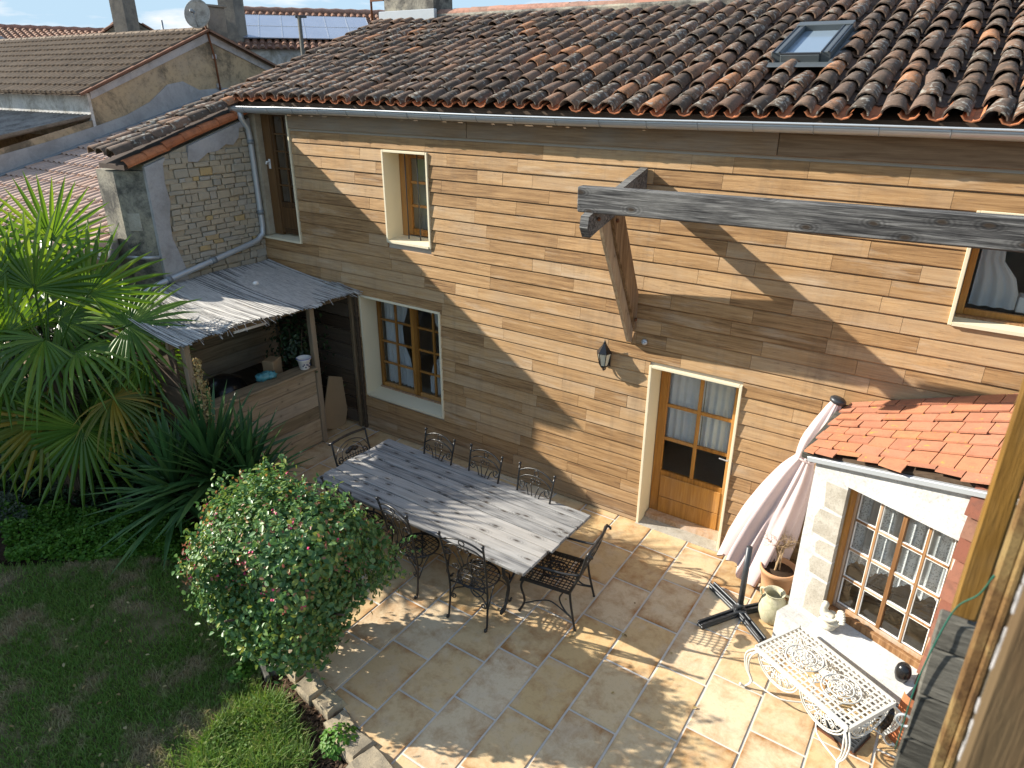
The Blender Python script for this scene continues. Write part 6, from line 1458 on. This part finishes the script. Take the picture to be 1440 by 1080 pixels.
# ------------------------------------------------------------------ planting
# round clipped shrub on a short trunk
bs = thing('round_shrub', 'rounded leafy shrub with small pink flowers at the edge of the terrace', 'shrub', (4.56, -3.98, -.05))
mb = MB()
mb.tube([(4.62, -3.98, -.1), (4.68, -3.95, .25), (4.8, -3.87, .6)], [.05, .042, .035], 8)
for k in range(11):
    a = k * 2.4; r = U(.45, .8); mb.tube(curve([(4.70, -3.94, .3 + .02 * k), (4.82 + r * .45 * math.cos(a), -3.86 + r * .45 * math.sin(a), .6 + .03 * k), (4.84 + r * math.cos(a), -3.84 + r * math.sin(a), .75 + .08 * (k % 6))], 4), [.022 - .0015 * i for i in range(9)], 5)
mb.obj('trunk', 'bark', bs)
BCN = V((4.84, -3.84, 1.09)); P = []; Nn = []; sz = []
lump = [(V((random.gauss(0, 1), random.gauss(0, 1), random.gauss(0, 1))).normalized(), U(-.18, .10)) for _ in range(70)]
def shrub_r(d):
    s = 1.0
    for l, h in lump:
        q = d.dot(l)
        if q > .8: s += h * ((q - .8) / .2) ** 1.2
    return s
while len(P) < 16000:
    d = V((random.gauss(0, 1), random.gauss(0, 1), random.gauss(0, 1))).normalized()
    if d.z < -.96: continue
    s = shrub_r(d); t = 1 - abs(random.gauss(0, .14)) if random.random() < .72 else U(.3, .9)
    if random.random() < .02: t = U(1.0, 1.12)
    p = V((d.x * .91, d.y * .91, d.z * (.76 if d.z > 0 else .95))) * s * t
    P.append(BCN + p); Nn.append(d * 1.0 + V((0, 0, .45)) + V((random.gauss(0, .5), random.gauss(0, .5), random.gauss(0, .5)))); sz.append(U(.04, .075) if t > .75 else U(.06, .085))
for _ in range(210):   # loose sprigs breaking the outline
    d = V((random.gauss(0, 1), random.gauss(0, 1), random.gauss(.2, .8))).normalized(); b_ = V((d.x * .91, d.y * .91, d.z * .80)) * shrub_r(d); g_ = (d + V((random.gauss(0, .5), random.gauss(0, .5), random.gauss(.3, .4)))).normalized(); ln_ = U(.08, .22)
    for q in range(9): P.append(BCN + b_ * .97 + g_ * (ln_ * q / 8) + V((U(-.02, .02), U(-.02, .02), U(-.02, .02)))); Nn.append((random.gauss(0, 1), random.gauss(0, 1), random.gauss(.6, .6))); sz.append(U(.035, .06))
put('foliage', leaf_cloud('foliage', P, Nn, sz, 'bush', .62, .22), bs, kind='stuff')
mb = MB()
for _ in range(40):
    d = V((random.gauss(-.35, .8), random.gauss(-.45, .8), abs(random.gauss(.4, .6)))).normalized(); p = BCN + V((d.x * .91, d.y * .91, d.z * .80)) * shrub_r(d) * U(.98, 1.05)
    for q in range(4):
        e_ = V((random.gauss(0, .012), random.gauss(0, .012), random.gauss(0, .01))); r = U(.008, .014); u_ = V((random.gauss(0, 1), random.gauss(0, 1), random.gauss(0, 1))).normalized(); w_ = u_.orthogonal().normalized()
        mb.add([p + e_ + u_ * r, p + e_ + w_ * r, p + e_ - u_ * r, p + e_ - w_ * r], [(0, 1, 2, 3)])
mb.obj('flowers', 'flower', bs, kind='stuff')
P = []; Nn = []
for _ in range(420):
    d = V((random.gauss(0, .8), random.gauss(-.3, .8), abs(random.gauss(.3, .6)))).normalized(); c = BCN + V((d.x * .91, d.y * .91, d.z * .80)) * shrub_r(d) * U(.98, 1.06)
    P.append(c); Nn.append(d + V((random.gauss(0, .5), random.gauss(0, .5), random.gauss(0, .5))))
put('young_shoots', leaf_cloud('young_shoots', P, Nn, rng.uniform(.03, .05, len(P)), 'shoot'), bs, kind='stuff')

# fan palm
pm = thing('fan_palm', 'fan palm with fibrous trunk and large pleated fronds in front of the stone wall', 'palm', (.35, -3.62, -.05))
CR = V((.4, -3.57, 2.0))
mb = MB(); mb.tube([(.30, -3.66, -.1), (.32, -3.64, .5), (.36, -3.60, 1.2), (.4, -3.57, 1.85), (.4, -3.57, 2.1)], [.16, .15, .17, .19, .08], 14)
mb.obj('trunk', 'fibre', pm)
mb = MB()
for _ in range(420):
    a = U(0, 6.28); z = U(.3, 2.0); r = .16 + .02 * (z - .5); p = V((.30 + .05 * z + r * math.cos(a), -3.67 + .05 * z + r * math.sin(a), z)); mb.tube([p, p + V((math.cos(a) * U(.03, .12), math.sin(a) * U(.03, .12), U(-.05, .1))), p + V((math.cos(a) * U(.06, .2), math.sin(a) * U(.06, .2), U(-.25, .05)))], [.006, .004, .001], 3, cap=False)
mb.obj('fibres', 'fibre', pm, kind='stuff')
def frond(hub, dr, nm, R, mat, nleaf=36, spread=290, droop=.18, cup=.0, wob=.02):
    hub, Y = V(hub), V(dr).normalized(); Z = V(nm) - Y * V(nm).dot(Y); Z.normalize(); X = Y.cross(Z)
    mb = MB(); da = math.radians(spread) / (nleaf - 1)
    for i in range(nleaf):
        a = -math.radians(spread) / 2 + da * i + U(-.02, .02); R_ = R * (1 - .22 * (abs(a) / math.radians(spread / 2)) ** 2) * U(.93, 1.05)
        d = Y * math.cos(a) + X * math.sin(a); w = Y * -math.sin(a) + X * math.cos(a); vs = []; kd = U(-.03, .03); dp_ = droop * U(.5, 1.5)
        for t, wf, zz in ((.02, 1.0, 0), (.30, 1.0, 0), (.52, .95, 0), (.78, .66, 0), (1.0, .04, 0)):
            hw = (min(t, .40) * R_ * da * .5 * .98 + .002) * wf if t <= .52 else (.40 * R_ * da * .5 * .98) * wf
            p = hub + d * (t * R_) + Z * (cup * t * R_ * .35 + kd * t * t - dp_ * R_ * t ** 3.0) - V((0, 0, dp_ * .6 * R_ * t ** 3.5))
            rdg = Z * (hw * .65)
            vs += [p - w * hw - rdg * .3, p + rdg * .7, p + w * hw - rdg * .3]
        fs = []
        for q in range(4):
            b = q * 3; fs += [(b, b + 1, b + 4, b + 3), (b + 1, b + 2, b + 5, b + 4)]
        mb.add(vs, fs)
    o = mb.obj('frond', mat, pm)
    mb = MB(); c = CR + V((U(-.05, .05), U(-.05, .05), U(-.15, .05))); mid = c.lerp(hub, .5) + V((0, 0, .10 * (hub - c).length)); mb.tube(curve([c, mid, hub, hub + Y * .05], 5), .012, 5); mb.obj('petiole', mat, o)
TC = (CAM - CR).normalized()
FR = [((.4, -3.58, 2.86), (.15, .30, .95), (.75, -.35, .45), .82, 'palm', 200, .08), ((1.1, -2.96, 2.36), (.45, .80, .25), (.45, -.5, .8), .72, 'palm', 290, .12),
      ((.7, -3.13, 2.74), (.3, .62, .75), (.8, -.3, .5), .78, 'palm', 220, .1), ((1.0, -3.71, 1.25), (.35, -.30, -.85), (.75, -.2, .55), .80, 'palm', 300, .1),
      ((.95, -3.27, 1.17), (.5, .85, -.05), (.3, -.3, .9), .60, 'palm_yellow', 260, .2), ((.1, -3.14, 3.30), (.12, .25, .95), (.8, -.4, -.15), .68, 'palm', 180, .02),
      ((1.0, -2.78, 1.84), (.5, .7, -.4), (.5, -.2, .8), .66, 'palm', 280, .25), ((.5, -4.35, 1.58), (.55, .35, -.65), (.6, -.35, .75), .62, 'palm', 240, .25),
      ((.7, -3.97, 1.39), (.45, -.8, -.45), (.7, .2, .6), .72, 'palm_yellow', 200, .2), ((.3, -3.95, 2.38), (.1, -.45, .85), (.8, -.2, .45), .75, 'palm', 230, .1),
      ((.6, -3.7, 2.30), (.5, -.8, -.25), (.5, .1, .85), .75, 'palm', 180, .3), ((.7, -3.14, 1.65), (.45, .8, .1), (.6, -.3, .7), .68, 'palm', 270, .25),
      ((.4, -3.5, 1.45), (.35, -.5, -.75), (.8, -.1, .5), .70, 'palm', 260, .3), ((-.2, -3.9, 2.5), (-.4, -.4, .7), (.6, -.2, .7), .75, 'palm', 250, .15),
      ((-.25, -3.2, 2.7), (-.5, .3, .7), (.5, -.4, .7), .75, 'palm', 240, .12), ((-.3, -3.7, 1.7), (-.7, -.2, -.1), (.2, -.1, .95), .7, 'palm', 260, .3),
      ((.75, -3.45, 2.10), (.75, .15, .1), (.1, -.1, 1), .72, 'palm', 280, .3), ((.2, -4.1, 1.9), (.1, -.85, .2), (.5, -.1, .85), .7, 'palm', 260, .25),
      ((1.15, -3.35, 1.55), (.8, .3, -.25), (.3, -.2, .9), .58, 'palm_yellow', 240, .25)]
FR += [((.25, -3.95, 2.95), (.1, -.5, .9), (.8, -.3, .4), .74, 'palm', 240, .1), ((-.35, -3.85, 3.2), (-.3, -.3, .9), (.7, -.4, .5), .74, 'palm', 250, .1),
       ((-.4, -3.4, 2.2), (-.6, .1, .3), (.3, -.4, .9), .75, 'palm', 260, .25), ((.15, -3.3, 2.35), (.1, .8, .3), (.5, -.4, .8), .75, 'palm', 270, .2), ((.2, -4.2, 1.3), (.2, -.6, -.6), (.8, -.2, .5), .7, 'palm', 260, .25)]
for h, d, n_, R, m_, spd, dr in FR: frond(h, d, n_, R * 1.22, m_, int(spd / 8.8), spd, dr)

# yucca with flower stalk
yu = thing('yucca', 'yucca rosette of stiff dark sword leaves with a dried flower stalk', 'yucca', (2.3, -3.12, -.05))
def sword(c, d, ln, w, sag):
    d = V(d).normalized(); s = d.cross(EZ).normalized(); u = s.cross(d); vs = []
    for t, wf in ((0, .8), (.3, 1), (.65, .8), (1, .03)):
        p = V(c) + d * (ln * t) - V((0, 0, sag * ln * t * t)); vs += [p - s * (w * wf / 2) + u * (w * .22 * wf), p, p + s * (w * wf / 2) + u * (w * .22 * wf)]
    fs = []
    for q in range(3): b = q * 3; fs += [(b, b + 1, b + 4, b + 3), (b + 1, b + 2, b + 5, b + 4)]
    return vs, fs
for (cx, cy, cz, n_, sc) in ((2.42, -3.0, .58, 120, 1.1), (2.05, -3.3, .35, 80, 1.0), (2.75, -2.75, .4, 70, .95)):
    for i in range(n_):
        a = i * 2.39996; el = math.radians(82 - 92 * (i / n_) ** 1.1 + U(-6, 6)); d = (math.cos(a) * math.cos(el), math.sin(a) * math.cos(el), math.sin(el))
        vs, fs = sword((cx, cy, cz + .25 * (1 - i / n_)), d, U(.88, 1.18) * sc, U(.066, .092), .07 + .12 * (i / n_)); mb = MB(); mb.add(vs, fs); mb.obj('leaf', 'yucca', yu)
mb = MB(); mb.tube([(2.42, -3.0, .2), (2.44, -2.99, 1.2), (2.47, -2.97, 2.25)], [.022, .016, .006], 6); mb.obj('flower_stalk', 'twig', yu)
P = []; Nn = []
for _ in range(520):
    z = U(1.2, 2.24); r = .11 * (1 - ((z - 1.55) / .75) ** 2 * .8) if z > 1.3 else .06; a = U(0, 6.28); q = U(.2, 1); P.append((2.42 + .05 * (z - .2) / 2 + r * q * math.cos(a), -3.0 + .03 * (z - .2) / 2 + r * q * math.sin(a), z)); Nn.append((math.cos(a), math.sin(a), U(-.5, .5)))
put('flowers', leaf_cloud('flowers', P, Nn, rng.uniform(.025, .045, len(P)), 'panicle', .6), yu, kind='stuff')
# ground cover, low plants, weeds
def cover(name, poly, n, h, m, size, label, cat=None):
    xy = scatter(poly, n); P = []; Nn = []
    for x, y in xy:
        hh = h * (.55 + .45 * math.sin(x * 7 + 2 * math.sin(y * 5)) * math.sin(y * 6 + x)); P.append((x, y, -.03 + U(.15, 1) * max(.06, hh))); Nn.append((random.gauss(0, .5), random.gauss(0, .5), 1))
    return put(name, leaf_cloud(name, P, Nn, rng.uniform(size * .7, size * 1.3, n), m, .6), kind='stuff', label=label)
cover('ground_cover', [(.3, -4.6), (1.0, -4.85), (1.7, -4.35), (2.25, -3.85), (2.9, -3.75), (2.6, -3.2), (1.6, -3.3), (.6, -3.9), (-.2, -4.4)], 11000, .26, 'cover', .05, 'bright green leafy ground cover along the lawn edge')
cover('grey_leaved_plants', [(-.5, -5.0), (.3, -4.75), (.35, -4.3), (-.4, -4.2), (-1.3, -4.4)], 3500, .34, 'sage', .045, 'grey green low plants left of the palm')
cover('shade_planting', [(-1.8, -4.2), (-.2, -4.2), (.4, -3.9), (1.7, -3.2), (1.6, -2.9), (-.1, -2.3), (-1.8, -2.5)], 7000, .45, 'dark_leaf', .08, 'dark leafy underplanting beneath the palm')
strip = [(4.98, -4.5), (5.2, -4.36), (5.5, -4.46), (5.85, -4.62), (6.1, -4.9), (5.9, -5.4), (5.3, -5.5), (5.0, -5.0)]
xy = scatter(strip, 9000); hz = .04 * (1 + np.sin(xy[:, 0] * 8) * np.cos(xy[:, 1] * 9))
put('long_grass', blades('long_grass', xy, .12, 'weed', -.05, .7, .005, hz - .04), kind='stuff', label='sunlit tufts of long grass beside the mulch')
st = MB(); st.prism([(x, y, -.12) for x, y in strip], (0, 0, .10)); st.obj('grass_verge', 'lawn', kind='structure')
P = []; Nn = []
for x, y in scatter(strip, 2200): P.append((x, y, U(.0, .11))); Nn.append((random.gauss(0, .6), random.gauss(0, .6), 1))
put('clover', leaf_cloud('clover', P, Nn, rng.uniform(.015, .032, len(P)), 'weed', .8), kind='stuff', label='small clover leaves among the sunlit long grass')
def weed(x, y, r, h, n, label, m='cover'):
    t = thing('weed', label, 'weed', (x, y, -.04)); P = []; Nn = []
    for _ in range(n):
        a = U(0, 6.28); q = r * math.sqrt(U(0, 1)); P.append((x + q * math.cos(a), y + q * math.sin(a), -.03 + h * U(.2, 1) * (1 - .6 * (q / r) ** 2))); Nn.append((math.cos(a) * .6, math.sin(a) * .6, 1))
    put('leaf_mass', leaf_cloud('leaf_mass', P, Nn, rng.uniform(.03, .05, n), m, .7), t, kind='stuff')
    mb = MB()
    for k in range(6): a = k * 1.05; mb.tube([(x, y, -.06), (x + r * .6 * math.cos(a), y + r * .6 * math.sin(a), h * .6)], .003, 4)
    mb.obj('stem', 'cover', t)
weed(5.95, -4.38, .17, .16, 260, 'small green weed growing between the edging stones')
weed(4.45, -4.15, .15, .2, 200, 'leafy weed at the end of the grey edging board')
weed(4.62, -4.38, .12, .10, 120, 'low green weed on the lawn beside the edging board')

# backdrop shrubs: dense evergreens in the shade behind the palm
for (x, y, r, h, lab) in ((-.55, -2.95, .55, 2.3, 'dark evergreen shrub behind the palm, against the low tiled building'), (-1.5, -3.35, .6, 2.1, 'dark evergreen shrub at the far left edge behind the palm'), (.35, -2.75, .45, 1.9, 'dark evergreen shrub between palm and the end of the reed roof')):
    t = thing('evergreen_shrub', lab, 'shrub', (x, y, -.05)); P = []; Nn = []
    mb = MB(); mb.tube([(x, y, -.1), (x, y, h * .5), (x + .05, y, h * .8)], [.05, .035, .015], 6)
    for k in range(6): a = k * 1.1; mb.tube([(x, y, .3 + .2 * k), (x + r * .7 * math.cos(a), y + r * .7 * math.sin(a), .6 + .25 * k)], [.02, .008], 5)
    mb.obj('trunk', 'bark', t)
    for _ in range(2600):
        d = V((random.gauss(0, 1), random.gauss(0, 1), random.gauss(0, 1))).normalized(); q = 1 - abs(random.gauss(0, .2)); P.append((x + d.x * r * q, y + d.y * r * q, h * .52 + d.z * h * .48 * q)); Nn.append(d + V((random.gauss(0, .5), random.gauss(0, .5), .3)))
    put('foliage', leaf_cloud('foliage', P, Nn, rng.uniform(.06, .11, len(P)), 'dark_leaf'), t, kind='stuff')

P = []; Nn = []
for x, y in scatter(view, 90): P.append((x, y, .015)); Nn.append((random.gauss(0, .3), random.gauss(0, .3), 1))
for _ in range(26): P.append((U(4.2, 9.3), U(-3.9, -.3), .008)); Nn.append((random.gauss(0, .2), random.gauss(0, .2), 1))
put('fallen_leaves', leaf_cloud('fallen_leaves', P, Nn, rng.uniform(.03, .06, len(P)), 'panicle', .5), kind='stuff', label='scattered dry fallen leaves on lawn and paving')
